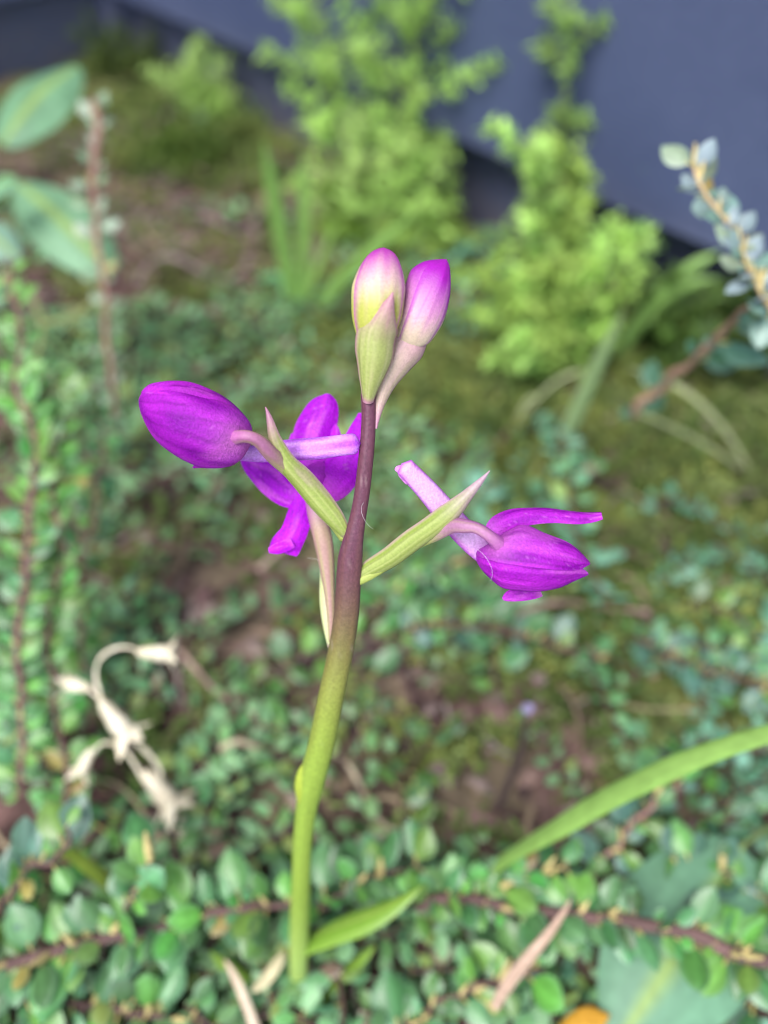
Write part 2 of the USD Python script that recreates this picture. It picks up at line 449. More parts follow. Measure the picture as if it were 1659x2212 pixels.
def bractcol(seed, tip=(0.36, 0.13, 0.26), edge=(0.44, 0.24, 0.31), green=(0.22, 0.30, 0.045), pale=(0.42, 0.46, 0.16), tipfrom=0.68, basepink=0.07):
    def f(s, t):
        line = sstep(.42, .66, fib(s, t, seed, 14, .7))
        c = mixc(green, pale, line * .75)
        c = mixc(c, edge, sstep(.55, .75, fib(s, t, seed + 9, 3, 4)) * .4)
        c = mixc(c, np.array(green) * .45, sstep(.62, .72, fib(s, t, seed + 4, 26, .6)) * .5)
        c = mixc(c, pale, .35 * (1 - np.abs(s)))
        c = mixc(c, edge, sstep(.72, 1.0, np.abs(s)) * .75)
        c = mixc(c, tip, sstep(tipfrom, 1.0, t + .12 * (fib(s, t, seed + 1, 5, 3) - .5)) * .9)
        return mixc(c, edge, (1 - sstep(0, basepink, t)) * .8)
    return f


SD = [(540, .0885), (870, .0915), (1000, .0925), (1165, .0945), (1290, .0970), (1430, .102), (1500, .106), (1600, .115), (1700, .127), (1800, .142), (1900, .160), (2000, .185), (2100, .209), (2200, .240)]
sd = lambda v: float(np.interp(v, *zip(*SD)))
STEM = [(795, 850, 33), (797, 900, 33), (790, 1000, 35), (777, 1100, 36), (764, 1165, 46), (757, 1210, 56), (752, 1290, 57), (733, 1426, 58), (715, 1510, 59), (697, 1600, 60), (676, 1680, 60), (664, 1740, 50), (655, 1810, 44), (651, 1900, 43), (647, 2000, 44), (645, 2100, 42), (645, 2215, 38)]
base = G(645, 2200); base[2] = ground_z(base[0], base[1])
OR = thing("orchid", "wild orchid with purple flowers and two pale buds on a purple-brown stem", "orchid", base)
c, r = PX([(u, v, sd(v), w * .95) for u, v, w in STEM], 160)


STEMV = spline(np.array([(u, v, 0.0) for u, v, w in STEM]), 160)[:, 1]


def stemcol(s, t):
    vv = np.interp(t, np.linspace(0, 1, 160), STEMV)
    k = sstep(1090, 1440, vv + 90 * (fib(s, t, 4, 3, 9) - .5) + 50 * s)
    a = mixc((0.090, 0.028, 0.050), (0.13, 0.055, 0.055), sstep(.5, .7, fib(s, t, 2, 6, 6)))
    a = mixc(a, (0.16, 0.115, 0.035), sstep(1000, 1300, vv))
    a = mixc(a, (.30, .20, .20), sstep(.68, .78, fib(s, t, 12, 22, 260)) * .5)
    return mixc(a, mixc((0.215, 0.305, 0.045), (0.27, 0.37, 0.10), sstep(1650, 2100, vv)), k)


part(OR, "stem", tube(c, r, 20, stemcol, ridge=0.035), "stem")
# sheath edge: the small bump at the left of the lower stem
c, r = PX([(668, 1770, sd(1770), 16), (660, 1730, sd(1730), 36), (656, 1700, sd(1700), 40), (655, 1675, sd(1675), 30), (660, 1650, sd(1650), 10)], 20)
part(OR, "sheath_tip", tube(c, r, 12, (0.26, 0.32, 0.04)), "stem")

pink = (0.46, 0.25, 0.30)
# ---- left flower, closed, pointing left
FL = holder(OR, "flower", "closed purple flower pointing left with a long spur")
AX = [P(540, 955, .0925), P(470, 927.5, .0912), P(390, 896, .0908), P(303, 862, .092)]
mm = lambda px, d=.0915: px * near_depth(d) / FPX
up = unit(P(503, 861, .0915) - P(540, 955, .0915))
prof = lambda rows: [(t, mm(r)) for t, r in rows]
RA = prof([(0, 8), (.05, 27), (.074, 35), (.194, 54), (.379, 67), (.573, 70), (.766, 59), (.903, 41), (.97, 20), (1, 4)])
RB = prof([(0, 8), (.02, 30), (.04, 46), (.07, 58), (.215, 77), (.329, 85), (.439, 86), (.587, 80), (.735, 66), (.874, 42), (.976, 17), (1, 4)])
RD = prof([(0, 12), (.04, 36), (.1, 56), (.3, 78), (.55, 74), (.8, 46), (1, 5)])
part(FL, "sepal", halo(hood_segment(AX, up, RA, RB, RD, 14, 194, purple(11, basek=.12), scale=1.0, tip=1.0, close=.70, wob=.05, seed=1, edge=.045, n=64, nw=40), P(500, 946, .0893), .0028, (.52, .16, .44)), "petal")
part(FL, "sepal", hood_segment(AX, up, RA, RB, RD, -78, 62, purple(12, hl=.3, basek=.12), scale=.985, tip=.992, close=.9, wob=.05, seed=2, back=up * mm(2.5)), "petal")
part(FL, "sepal", hood_segment(AX, up, RA, RB, RD, 170, 310, purple(13), scale=.96, tip=.99, close=.6, wob=.05, seed=3), "petal")
c, w = PX([(490, 1000, .093, 30), (455, 1006, .0935, 30), (430, 1008, .0935, 24), (416, 1011, .0935, 4)], 14)
part(FL, "lip", blade(c, w, UPV * -1 + TOCAM * .5, .5, 9, purple(14)), "petal")
c, r = PX([(488, 947, .0912, 56), (499, 946, .0896, 38), (516, 943, .0884, 28), (538, 943, .0879, 27), (557, 951, .0882, 28), (577, 970, .089, 32), (600, 992, .0903, 34), (625, 1015, .0917, 32), (655, 1050, .0932, 30), (690, 1090, .0943, 28), (746, 1163, .0955, 24)], 60)
part(FL, "ovary", tube(c, r, 14, lambda s, t: mixc((.50, .12, .44), mixc(mixc((0.34, 0.13, 0.24), (0.30, 0.22, 0.11), sstep(.5, .7, fib(s, t, 5, 5, 1))), (0.36, 0.42, 0.1), sstep(.3, .6, t)), sstep(.05, .26, t)), ridge=.08), "bract")
spurcol = lambda sd_: (lambda s, t: mixc(mixc((0.36, 0.06, 0.58), (0.62, 0.30, 0.74), sstep(.4, .7, fib(s, t, sd_, 4, 2) + .15 * s)), (0.33, 0.03, 0.50), sstep(.86, 1, t) * .5))
c, r = PX([(505, 978, .094, 30), (535, 980, .0948, 34), (570, 978, .0948, 42), (604, 974, .0945, 45), (646, 971, .0938, 47), (690, 968, .0928, 48), (735, 962, .0922, 46), (762, 959, .0918, 46), (770, 958, .0918, 40)], 44)
part(FL, "spur", tube(c, r, 18, spurcol(21), squash=.55), "petal")

# bract of the left flower
c, w = PX([(751, 1167, .0948, 10), (740, 1152, .0942, 30), (713, 1119, .0933, 50), (682, 1083, .0925, 57), (648, 1042, .0914, 55), (618, 1008, .0903, 46), (598, 974, .0896, 39), (587, 940, .089, 27), (580, 905, .0888, 15), (573, 879, .0888, 2)], 70)
part(OR, "bract", blade(c, w, TOCAM * 1.0 + RIGHT * -.3 + UPV * -.2, 1.25, 21, bractcol(31), keel=.12), "bract")

# ---- flower behind, facing away
FB = holder(OR, "flower", "open purple flower behind the stem seen from its back")
dB = .0995
BACK = dict(deep=(.30, .001, .47), light=(.46, .008, .66), basecol=(.52, .06, .55))
def petal(rows, facing, arc, col, n=36, nw=15, **k):
    c, w = PX(rows, n)
    return blade(c, w, facing, arc, nw, col, **k)
part(FB, "sepal", petal([(672, 1015, dB, 40), (668, 975, dB + .001, 76), (680, 930, dB + .002, 92), (695, 890, dB + .003, 76), (706, 862, dB + .003, 44), (708, 850, dB + .003, 8)], TOCAM, .7, purple(41, **BACK, basek=.3), ripple=.2, seed=4), "petal")
part(FB, "sepal", petal([(664, 1040, dB, 40), (632, 1058, dB, 80), (588, 1030, dB + .001, 84), (550, 1005, dB + .002, 58), (520, 975, dB + .003, 12)], TOCAM, .7, purple(42, **BACK, basek=.3), ripple=.2, seed=5), "petal")
part(FB, "sepal", petal([(690, 1045, dB, 40), (712, 1045, dB - .0006, 82), (742, 1010, dB, 84), (764, 965, dB + .0005, 62), (776, 925, dB + .001, 42), (778, 892, dB + .001, 8)], TOCAM, .7, purple(43, **BACK, basek=.3), ripple=.2, seed=6), "petal")
part(FB, "petal", petal([(676, 1030, dB + .001, 40), (690, 985, dB + .002, 92), (712, 945, dB + .003, 60), (722, 915, dB + .004, 10)], TOCAM, .6, purple(44, **BACK, hl=.5)), "petal")
part(FB, "petal", petal([(672, 1030, dB + .001, 40), (652, 1000, dB + .002, 70), (640, 960, dB + .003, 50), (632, 935, dB + .004, 10)], TOCAM, .6, purple(45, **BACK, hl=.1)), "petal")
part(FB, "lip", petal([(668, 1050, dB, 60), (657, 1085, dB, 58), (645, 1120, dB + .0005, 56), (632, 1155, dB + .001, 58), (616, 1180, dB + .001, 66), (610, 1194, dB + .0012, 62)], TOCAM, .6, purple(46, **BACK, hl=.2), ripple=.25, seed=7), "petal")
c, r = PX([(690, 1000, dB + .0016, 20), (688, 1012, dB + .0012, 46), (682, 1028, dB + .0008, 58), (672, 1046, dB + .0004, 50), (668, 1060, dB, 30)], 20)
part(FB, "flower_base", tube(c, r, 14, (.44, .03, .54)), "petal")
part(FB, "lip_lobe", petal([(632, 1172, dB + .0002, 24), (605, 1183, dB, 26), (580, 1189, dB, 12)], TOCAM, .7, purple(47, **BACK, hl=.5)), "petal")
c, r = PX([(668, 1035, dB - .0005, 40), (672, 1072, dB + .0003, 34), (684, 1112, dB + .0006, 38), (697, 1158, dB + .001, 42), (706, 1218, dB + .0015, 34), (713, 1293, dB + .002, 21), (716, 1385, .1025, 14)], 50)
part(FB, "ovary", tube(c, r, 14, lambda s, t: mixc((0.46, 0.12, 0.42), mixc((0.42, 0.25, 0.22), (0.40, 0.36, 0.17), sstep(.4, .6, fib(s, t, 6, 5, 1))), sstep(.05, .35, t)), ridge=.05), "bract")
c, w = PX([(712, 1400, .1024, 12), (702, 1345, .102, 22), (697, 1290, .1018, 26), (697, 1240, .1016, 22), (690, 1195, .1016, 4)], 40)
part(OR, "bract", blade(c, w, TOCAM + RIGHT * -.5, 1.1, 15, bractcol(32, green=(.42, .50, .16), pale=(.62, .64, .38))), "bract")

# ---- right flower, pointing right
FR = holder(OR, "flower", "purple flower pointing right with a lifted upper sepal")
AX = [P(1035, 1195, .0928), P(1113, 1206, .0912), P(1192, 1217, .0907), P(1271, 1228, .0915)]
up = unit(P(1049, 1096, .0915) - P(1035, 1195, .0915))
RA = prof([(0, 8), (.095, 24), (.245, 56), (.364, 72), (.547, 61), (.767, 48), (.924, 27), (1, 13)])
RB = prof([(0, 22), (.06, 36), (.127, 48), (.3, 68), (.51, 66), (.73, 53), (.85, 35), (1, 15)])
RD = prof([(0, 14), (.1, 40), (.3, 64), (.55, 58), (.8, 34), (1, 7)])
part(FR, "sepal", halo(hood_segment(AX, up, RA, RB, RD, -30, 99, purple(51, basecol=(.40, .05, .48), basek=.14), scale=1.02, tip=1.0, close=.78, wob=.06, seed=8, edge=.05, n=60, nw=36), P(1078, 1178, .0895), .0026, (.48, .13, .44)), "petal")
part(FR, "sepal", hood_segment(AX, up, RA, RB, RD, 84, 215, purple(52, basecol=(.36, .02, .48), basek=.14), scale=.99, tip=1.0, close=.8, wob=.06, seed=9, edge=.03, n=60, nw=36), "petal")
part(FR, "sepal", hood_segment(AX, up, RA, RB, RD, 195, 345, purple(53), scale=.96, tip=.97, close=.5, wob=.05, seed=10), "petal")
part(FR, "upper_sepal", petal([(1068, 1166, .0924, 36), (1078, 1136, .092, 56), (1105, 1117, .0915, 53), (1142, 1109, .0915, 47), (1195, 1108, .0915, 43), (1240, 1112, .0915, 38), (1280, 1113, .092, 29), (1300, 1111, .092, 21)], TOCAM + UPV * .5, .9, purple(54, basecol=(.5, .1, .56), hl=.1), n=50, ripple=.25, seed=11, twist=[0, .1, .3, .2]), "petal")
c, w = PX([(1165, 1270, .094, 40), (1125, 1282, .094, 34), (1095, 1290, .094, 20), (1086, 1294, .094, 6)], 14)
part(FR, "lip", blade(c, w, TOCAM, .5, 9, purple(55, hl=.4)), "petal")
c, r = PX([(1092, 1192, .0916, 54), (1082, 1182, .0900, 38), (1066, 1166, .0889, 27), (1048, 1152, .0887, 25), (1028, 1141, .0889, 25), (1002, 1137, .0895, 31), (980, 1136, .0905, 34), (950, 1148, .0917, 34), (900, 1174, .0934, 26), (850, 1208, .0948, 24), (770, 1257, .0962, 20)], 60)
part(FR, "ovary", tube(c, r, 14, lambda s, t: mixc((.46, .10, .44), mixc(mixc((0.36, 0.13, 0.32), (0.36, 0.20, 0.24), sstep(.45, .65, fib(s, t, 7, 5, 1.5))), (0.36, 0.42, 0.1), sstep(.4, .6, t)), sstep(.05, .26, t)), ridge=.08), "bract")
c, r = PX([(1060, 1205, .094, 48), (1020, 1168, .0945, 56), (970, 1115, .094, 54), (925, 1062, .093, 48), (890, 1025, .092, 44), (874, 1008, .0915, 42)], 44)
part(FR, "spur", tube(c, r, 18, lambda s, t: mixc(mixc((0.72, 0.42, 0.74), (0.66, 0.26, 0.66), sstep(.42, .62, fib(s, t, 23, 4, 4))), (0.36, 0.03, 0.52), np.maximum(sstep(.8, 1.0, np.sqrt(np.clip(1 - s * s, 0, 1))) * .7, (1 - sstep(0, .25, t)) * .5)), squash=.55), "petal")
for lobe in ([(886, 1036, .0922, 28), (872, 1021, .0919, 27), (862, 1014, .0918, 20), (854, 1014, .0918, 8)], [(894, 1034, .0922, 28), (886, 1015, .0919, 27), (884, 1005, .0918, 18), (887, 1000, .0918, 6)]):
    c, r = PX(lobe, 14)
    part(FR, "spur_lobe", tube(c, r, 12, (.60, .24, .60), squash=.5), "petal")

c, w = PX([(764, 1258, .0962, 12), (785, 1243, .0956, 38), (840, 1212, .0937, 49), (887, 1177, .092, 52), (925, 1150, .0908, 51), (958, 1125, .0899, 51), (985, 1100, .0893, 42), (1010, 1073, .089, 28), (1038, 1042, .089, 15), (1058, 1017, .0892, 2)], 70)
part(OR, "bract", blade(c, w, TOCAM + UPV * -.25 + RIGHT * .1, 1.25, 21, bractcol(33, tip=(.44, .26, .38), tipfrom=.6), keel=.12), "bract")

# ---- top buds
def budcol(seed, low, mid, top, t1, t2, stre=.22, lo0=.42, lo1=.68):
    def f(s, t):
        st = sstep(.15, .95, np.cos(2 * np.pi * (s * 2.2 + .5 * fib(s, t, seed, 2, 2) + seed * .31)))
        tt = t + .25 * (fib(s, t, seed + 2, 4, 1.2) - .5)
        c = mixc(low, mid, sstep(lo0, lo1, tt))
        c = mixc(c, top, np.maximum(sstep(t1, t2, tt), st * stre * sstep(.2, .8, t)))
        return mixc(c, top, sstep(.72, 1, np.abs(s)) * .7)
    return f
BA = holder(OR, "bud", "cream bud with pink tip at the top of the stem")
AX = [P(803, 775, .0905), P(810, 720, .0892), P(817, 640, .0882), P(828, 538, .0888)]
up = RIGHT
RA = prof([(0, 16), (.2, 38), (.45, 54), (.62, 55), (.75, 49), (.88, 37), (.96, 25), (1, 10)])
RB = prof([(0, 16), (.2, 38), (.42, 53), (.6, 56), (.75, 48), (.88, 34), (.96, 20), (1, 6)])
RD = [(0, mm(16)), (.2, mm(38)), (.5, mm(54)), (.75, mm(44)), (1, mm(5))]
lowc, midc, topc = (.42, .44, .08), (.58, .46, .34), (.44, .04, .38)
part(BA, "sepal", hood_segment(AX, up, RA, RB, RD, 25, 150, budcol(61, lowc, midc, topc, .52, .98, .3), scale=1.03, close=.85, seed=21, wob=.04), "bract")
part(BA, "sepal", hood_segment(AX, up, RA, RB, RD, 125, 265, budcol(62, (.50, .54, .10), (.66, .64, .27), topc, .58, 1.0), scale=1.0, close=.85, seed=22, wob=.04), "bract")
part(BA, "sepal", hood_segment(AX, up, RA, RB, RD, -110, 50, budcol(63, lowc, midc, topc, .55, .95, .4), scale=1.0, close=.85, seed=23, wob=.04), "bract")
BB = holder(OR, "bud", "pink bud leaning right at the top of the stem")
AX = [P(868, 762, .0918), P(892, 712, .0908), P(925, 642, .0902), P(963, 562, .0908)]
up = unit(P(958, 805, .09) - P(868, 762, .09))
RA = prof([(0, 8), (.1, 26), (.22, 46), (.42, 52), (.67, 42), (.885, 21), (.97, 9), (1, 1.2)])
RB = prof([(0, 8), (.13, 33), (.4, 45), (.6, 56), (.73, 59), (.86, 45), (.97, 13), (1, 1.2)])
RD = [(0, mm(12)), (.12, mm(30)), (.4, mm(48)), (.75, mm(36)), (1, mm(5))]
low2, mid2, top2 = (.62, .50, .36), (.58, .27, .44), (.34, .010, .38)
part(BB, "sepal", hood_segment(AX, up, RA, RB, RD, 20, 120, budcol(64, low2, mid2, top2, .36, .82, .8, .15, .5), scale=1.03, close=.93, seed=24, wob=.04), "bract")
part(BB, "sepal", hood_segment(AX, up, RA, RB, RD, 95, 250, budcol(65, low2, mid2, top2, .36, .82, .8, .15, .5), scale=1.0, close=.93, seed=25, wob=.04), "bract")
part(BB, "sepal", hood_segment(AX, up, RA, RB, RD, -130, 45, budcol(66, low2, mid2, top2, .3, .8), scale=.99, close=.93, seed=26, wob=.04), "bract")
c, w = PX([(796, 872, .0905, 24), (798, 850, .0898, 36), (804, 812, .0887, 63), (811, 765, .0876, 86), (815, 725, .0868, 88), (826, 692, .086, 60), (839, 660, .0854, 27), (849, 631, .085, 3)], 70)
part(OR, "bract", blade(c, w, TOCAM + RIGHT * .1, 1.3, 21, bractcol(34, tip=(.46, .20, .30), edge=(.44, .15, .30), green=(.27, .34, .07), pale=(.48, .46, .22), tipfrom=.5), keel=.15), "bract")
c, w = PX([(813, 926, .0916, 4), (819, 885, .0913, 18), (834, 835, .0908, 40), (858, 787, .0902, 70), (883, 750, .0898, 84), (902, 722, .0898, 66), (914, 696, .0898, 16)], 50)
part(OR, "bract", blade(c, w, TOCAM + UPV * -.3 + RIGHT * .1, 1.3, 19, bractcol(35, tip=(.50, .26, .34), edge=(.44, .18, .32), green=(.42, .34, .22), pale=(.54, .38, .34), tipfrom=.5, basepink=.3)), "bract")

# ---- leaves of the orchid low on the stem
leafcol = lambda sd_: (lambda s, t: mixc(mixc((0.16, 0.30, 0.03), (0.24, 0.39, 0.06), sstep(.4, .65, fib(s, t, sd_, 8, .8))), (.42, .50, .12), (1 - sstep(0, .12, np.abs(s))) * .5))
part(OR, "leaf", petal([(646, 2075, .203, 24), (660, 2040, .196, 46), (705, 2012, .188, 66), (765, 1990, .183, 68), (830, 1964, .180, 50), (880, 1936, .179, 25), (911, 1914, .179, 3)], UPV * .8 + TOCAM * .5 + RIGHT * -.2, .75, leafcol(71), n=50, nw=15, ripple=.08, seed=13), "orchid_leaf")
part(OR, "leaf", petal([(655, 2195, .228, 30), (690, 2150, .218, 44), (735, 2105, .211, 44), (775, 2072, .207, 34), (810, 2042, .206, 4)], UPV + TOCAM * .4, .7, leafcol(72), ripple=.05, seed=14), "orchid_leaf")
part(OR, "leaf", petal([(635, 2195, .228, 20), (590, 2155, .220, 38), (540, 2120, .215, 42), (490, 2085, .213, 32), (455, 2055, .212, 4)], UPV + TOCAM * .6, .7, leafcol(73), ripple=.05, seed=15), "orchid_leaf")

# spider silk and hairs on the flowers
def thread(parent, rows, width):
    q = spline(np.array([P(*x) for x in rows]), 16)
    p = path_for(parent, "silk_thread")
    c = UsdGeom.BasisCurves.Define(stage, p)
    c.CreateTypeAttr("linear"); c.CreateCurveVertexCountsAttr([len(q)])
    c.CreatePointsAttr(Vt.Vec3fArray.FromNumpy((q - BASE[parent]).astype(np.float32)))
    c.CreateWidthsAttr(Vt.FloatArray([width])); c.SetWidthsInterpolation("constant")
    UsdShade.MaterialBindingAPI.Apply(c.GetPrim()).Bind(MAT["silk"])
thread(OR, [(786, 1085, .0928), (782, 1110, .0922), (792, 1130, .0922), (806, 1142, .093)], .000035)
thread(OR, [(1028, 1185, .0895), (1050, 1205, .0885), (1062, 1228, .0885), (1058, 1255, .0892)], .00003)
thread(OR, [(664, 1205, .1), (690, 1210, .1), (720, 1225, .1)], .00003)

ORCHID = False
# ------------------------------------------------------------------ leaves for shrubs
def obovate(x, tipw=.62):
    return np.sin(np.pi * np.clip(x, 0, 1) ** .8) ** .75 * (0.75 + .35 * x)


def small_leaf(base, dirn, nor, length, width, tint, nl=6, nw=5, bend=.25, cup=.5, petiole=.18, rim=0.25, shape=obovate):
    dirn = unit(dirn); nor = unit(nor - dirn * (nor @ dirn))
    x = np.linspace(0, 1, nl)
    c = base + dirn * (petiole * length) + x[:, None] * length * dirn - (x ** 2)[:, None] * length * bend * nor
    w = np.maximum(width / 2 * shape(x), width * .02)
    rimc = np.asarray(tint) * .6 + np.array([.14, .22, .17])
    col = lambda s, t: mixc(np.asarray(tint) * (1 + .3 * (1 - sstep(0, .25, np.abs(s))))[..., None], rimc, rim * 2 * np.maximum(sstep(.6, 1, np.abs(s)), sstep(.8, 1, t)))
    m = blade(c, w, nor, cup, nw, col)
    st = tube(np.array([base, base + dirn * petiole * length, base + dirn * (petiole + .12) * length - nor * length * .004]), length * .035, 4, np.array([.5, .42, .16]), cap=False)
    return join([m, st])


GREENS = [(.075, .225, .045), (.105, .29, .055), (.07, .20, .065), (.135, .34, .055), (.10, .26, .095), (.06, .15, .05)]
NEWG = [(.15, .32, .06), (.13, .29, .07)]
BLUEG = [(.085, .19, .13), (.11, .22, .16), (.075, .17, .12)]


def branch(label, rows, nleaf, size, seed, greens=GREENS, radius=None, facing=None, name="cotoneaster_branch", barkc=(.085, .048, .044), buds=.2, up=.6, category="branch", newp=.16, leaf_from=0.0, spread=1.0, tocam=.5):
    """A twig with its leaves, each a part. rows: (u, v, d, width) along the twig."""
    rng = np.random.default_rng(seed)
    c, r = PX(rows, 40 if not leaf_from else 120)
    t = thing(name, label, category, c[0], "creeping shrub branches")
    r = np.maximum(r, .0004)
    wob = (meshkit.fbm(np.stack([np.arange(len(c)) * 14 / len(c), np.full(len(c), seed * 1.3), np.zeros(len(c))], -1), 2, seed) - .5) * .004
    c = c + wob[:, None] * ZUP
    c = c + (meshkit.fbm(np.stack([np.arange(len(c)) * 11 / len(c), np.full(len(c), seed * 2.1), np.ones(len(c))], -1), 2, seed + 1) - .5)[:, None] * .007 * RIGHT
    part(t, "twig", tube(c, r, 8, lambda s, tt: mixc(barkc, np.array(barkc) * 1.5, sstep(.45, .7, fib(s, tt, seed, 3, 12)))), "bark")
    tg = unit(np.gradient(c, axis=0))
    for k in range(nleaf):
        q = leaf_from + (1 - leaf_from) * (k + .5 + rng.uniform(-1.4, 1.4)) / nleaf
        i = int(np.clip(q * (len(c) - 1), 0, len(c) - 1))
        side = 1 if (k % 2) ^ (rng.random() < .2) else -1
        lat = unit(np.cross(tg[i], ZUP + TOCAM * tocam))
        d = side * lat * rng.uniform(.5, 1.1) * spread + ZUP * rng.uniform(-.2, 1.0) * up + tg[i] * rng.uniform(.1, .7) + rng.normal(0, .2, 3)
        n = ZUP * .7 + TOCAM * (tocam + .35) + rng.normal(0, .42, 3)
        L = size * rng.choice([.5, .75, .9, 1.05, 1.3]) * rng.uniform(.85, 1.12)
        g = (.30, .23, .07) if rng.random() < .03 else greens[rng.integers(len(greens))] if rng.random() > newp else NEWG[rng.integers(2)]
        part(t, "leaf", small_leaf(c[i] + d * r[i] * .5, d, n, L, L * rng.uniform(.68, .95), g, nl=8, nw=7, bend=rng.uniform(.05, .3), cup=rng.uniform(.3, .8)), "glossy_leaf")
        if rng.random() < buds:
            dd = unit(d * .4 + ZUP * .8 + tg[i] * .3)
            b = c[i] + np.array([np.zeros(3), dd * L * .3, dd * L * .65])
            part(t, "leaf_bud", tube(b, [L * .07, L * .085, L * .03], 6, (.62, .50, .22)), "dry")
    return t


# near branches along the bottom of the picture
branch("thick dark brown twig with small glossy leaves crossing the lower right corner",
       [(880, 1962, .222, 20), (1000, 1945, .219, 24), (1150, 1965, .216, 28), (1300, 1988, .213, 30), (1450, 2012, .210, 32), (1560, 2045, .207, 32), (1700, 2085, .204, 34)], 72, .0082, 101)
branch("brown twig with round green leaves crossing the lower left behind the orchid stem",
       [(640, 1958, .225, 14), (560, 1955, .222, 17), (430, 1978, .219, 22), (250, 2022, .216, 25), (100, 2060, .214, 27), (-60, 2100, .212, 28)], 70, .0082, 102)
branch("leafy shoot of pale bluish leaves at the lower left edge of the frame",
       [(-40, 1990, .225, 14), (40, 1910, .215, 12), (110, 1850, .205, 10), (150, 1790, .2, 8)], 20, .0088, 103, greens=BLUEG + GREENS[:2])
branch("short shoot with rounded leaves left of the dry cream flower stalk tip",
       [(200, 2110, .226, 12), (260, 1990, .216, 10), (300, 1900, .212, 8), (310, 1850, .21, 6)], 18, .0084, 104)
branch("leafy twig along the bottom edge under the left brown twig",
       [(-40, 2170, .216, 14), (120, 2165, .217, 14), (300, 2190, .216, 13), (460, 2215, .216, 12)], 44, .0084, 105)
branch("leafy twig along the bottom edge right of the orchid base",
       [(850, 2240, .215, 12), (950, 2170, .217, 12), (1060, 2120, .219, 12), (1180, 2090, .222, 10)], 40, .0082, 106)
branch("twig with dark leaves in the bottom right corner over the big pale leaf",
       [(1700, 2240, .222, 14), (1620, 2150, .220, 13), (1560, 2100, .219, 11), (1500, 2060, .218, 9)], 14, .0115, 107, greens=[(.045, .12, .04), (.06, .15, .05), (.05, .10, .06)])
branch("pinkish twig with pale bluish leaves rising right of the long grass blade base",
       [(1270, 1960, .232, 13), (1300, 1870, .235, 12), (1360, 1800, .238, 12), (1410, 1740, .240, 10), (1470, 1690, .242, 8)], 34, .0076, 108, greens=BLUEG + GREENS, barkc=(.26, .15, .13))
branch("leafy shoots upright above the right dark twig beside the grass blade",
       [(960, 1950, .226, 12), (1040, 1930, .222, 10), (1130, 1900, .220, 9), (1230, 1870, .222, 8)], 30, .0080, 109)
branch("shoot of upright oval leaves just right of the orchid stem",
       [(700, 1960, .230, 12), (760, 1915, .225, 10), (830, 1890, .224, 9), (900, 1870, .226, 7)], 24, .0080, 110, up=1.0)
branch("leafy twig at the right edge above the dark twig",
       [(1700, 1980, .228, 12), (1620, 1920, .230, 11), (1540, 1880, .232, 10), (1450, 1860, .234, 8)], 36, .0078, 111, greens=BLUEG + GREENS)
branch("upright brown shoot with bright green leaves along the left edge",
       [(60, 1720, .245, 13), (48, 1500, .25, 13), (55, 1250, .255, 13), (62, 1050, .26, 12), (45, 850, .265, 11), (35, 690, .27, 9), (20, 560, .275, 7)], 110, .0066, 112, greens=GREENS + NEWG, up=.3, spread=1.0, barkc=(.13, .07, .065), buds=.05)
branch("lime-green leafy shoot along the left edge below the broad leaves",
       [(150, 1750, .25, 11), (120, 1560, .255, 11), (110, 1350, .26, 10), (130, 1150, .265, 9), (110, 950, .27, 8), (120, 800, .28, 6)], 110, .0066, 121, greens=NEWG + GREENS[3:4] + GREENS[:2], up=.3, barkc=(.13, .07, .065), buds=.03)
branch("second thin shoot with small leaves just inside the left edge",
       [(190, 1480, .285, 11), (170, 1300, .285, 10), (200, 1100, .29, 9), (215, 900, .30, 8)], 70, .0064, 113, up=.3, barkc=(.13, .07, .065), buds=.05)
branch("rust-brown upright twig with cream tip and small white-edged leaves at upper left",
       [(242, 985, .376, 11), (235, 850, .34, 12), (228, 700, .335, 13), (222, 560, .33, 15), (215, 430, .325, 17), (205, 300, .32, 22), (200, 215, .32, 22)], 54, .0062, 114, newp=0.0, greens=[(.19, .29, .17), (.14, .25, .12), (.27, .34, .24)], up=.5, barkc=(.20, .115, .09), buds=.3)
branch("sprig of pale silvery-blue leaves against the wall at the right edge",
       [(1810, 1060, .355, 14), (1745, 850, .27, 12), (1662, 660, .216, 9), (1640, 600, .212, 9), (1590, 510, .21, 9), (1540, 430, .208, 9), (1515, 345, .208, 8)], 60, .0062, 115, newp=0.0, leaf_from=.76, greens=[(.22, .31, .29), (.17, .29, .24), (.27, .34, .37), (.24, .30, .20)], up=.4, barkc=(.42, .30, .16), buds=.3)
branch("brown arching twig with round green leaves at the right edge below the silvery sprig",
       [(1365, 895, .31, 18), (1450, 815, .285, 18), (1530, 745, .26, 16), (1580, 690, .24, 14), (1630, 655, .225, 12), (1664, 655, .216, 9)], 14, .0098, 116, newp=0.0, greens=[(.06, .17, .09), (.08, .19, .12)], up=.3, barkc=(.24, .14, .10))
branch("bluish leafy twig sprawling below the right purple flower",
       [(860, 1370, .30, 12), (1000, 1350, .305, 12), (1150, 1380, .30, 12), (1300, 1420, .295, 12)], 30, .0078, 117, greens=BLUEG + GREENS)
branch("bluish leafy twig at the right edge above the long grass blade",
       [(1380, 1380, .30, 12), (1470, 1420, .295, 12), (1570, 1460, .29, 12), (1690, 1490, .285, 12)], 30, .0078, 118, greens=BLUEG)
branch("green leafy twig between orchid stem and right flower",
       [(800, 1330, .305, 11), (860, 1270, .31, 11), (950, 1230, .315, 11), (1040, 1190, .325, 10)], 24, .0082, 119)
branch("leafy twig behind the lower orchid stem on its left",
       [(380, 1740, .26, 12), (470, 1690, .268, 12), (560, 1640, .275, 11), (640, 1560, .285, 9)], 26, .0080, 120)

# ------------------------------------------------------------------ broad oval leaves
def oval(x):
    return np.sin(np.pi * np.clip(.03 + .95 * x, 0, 1) ** .95) ** .62


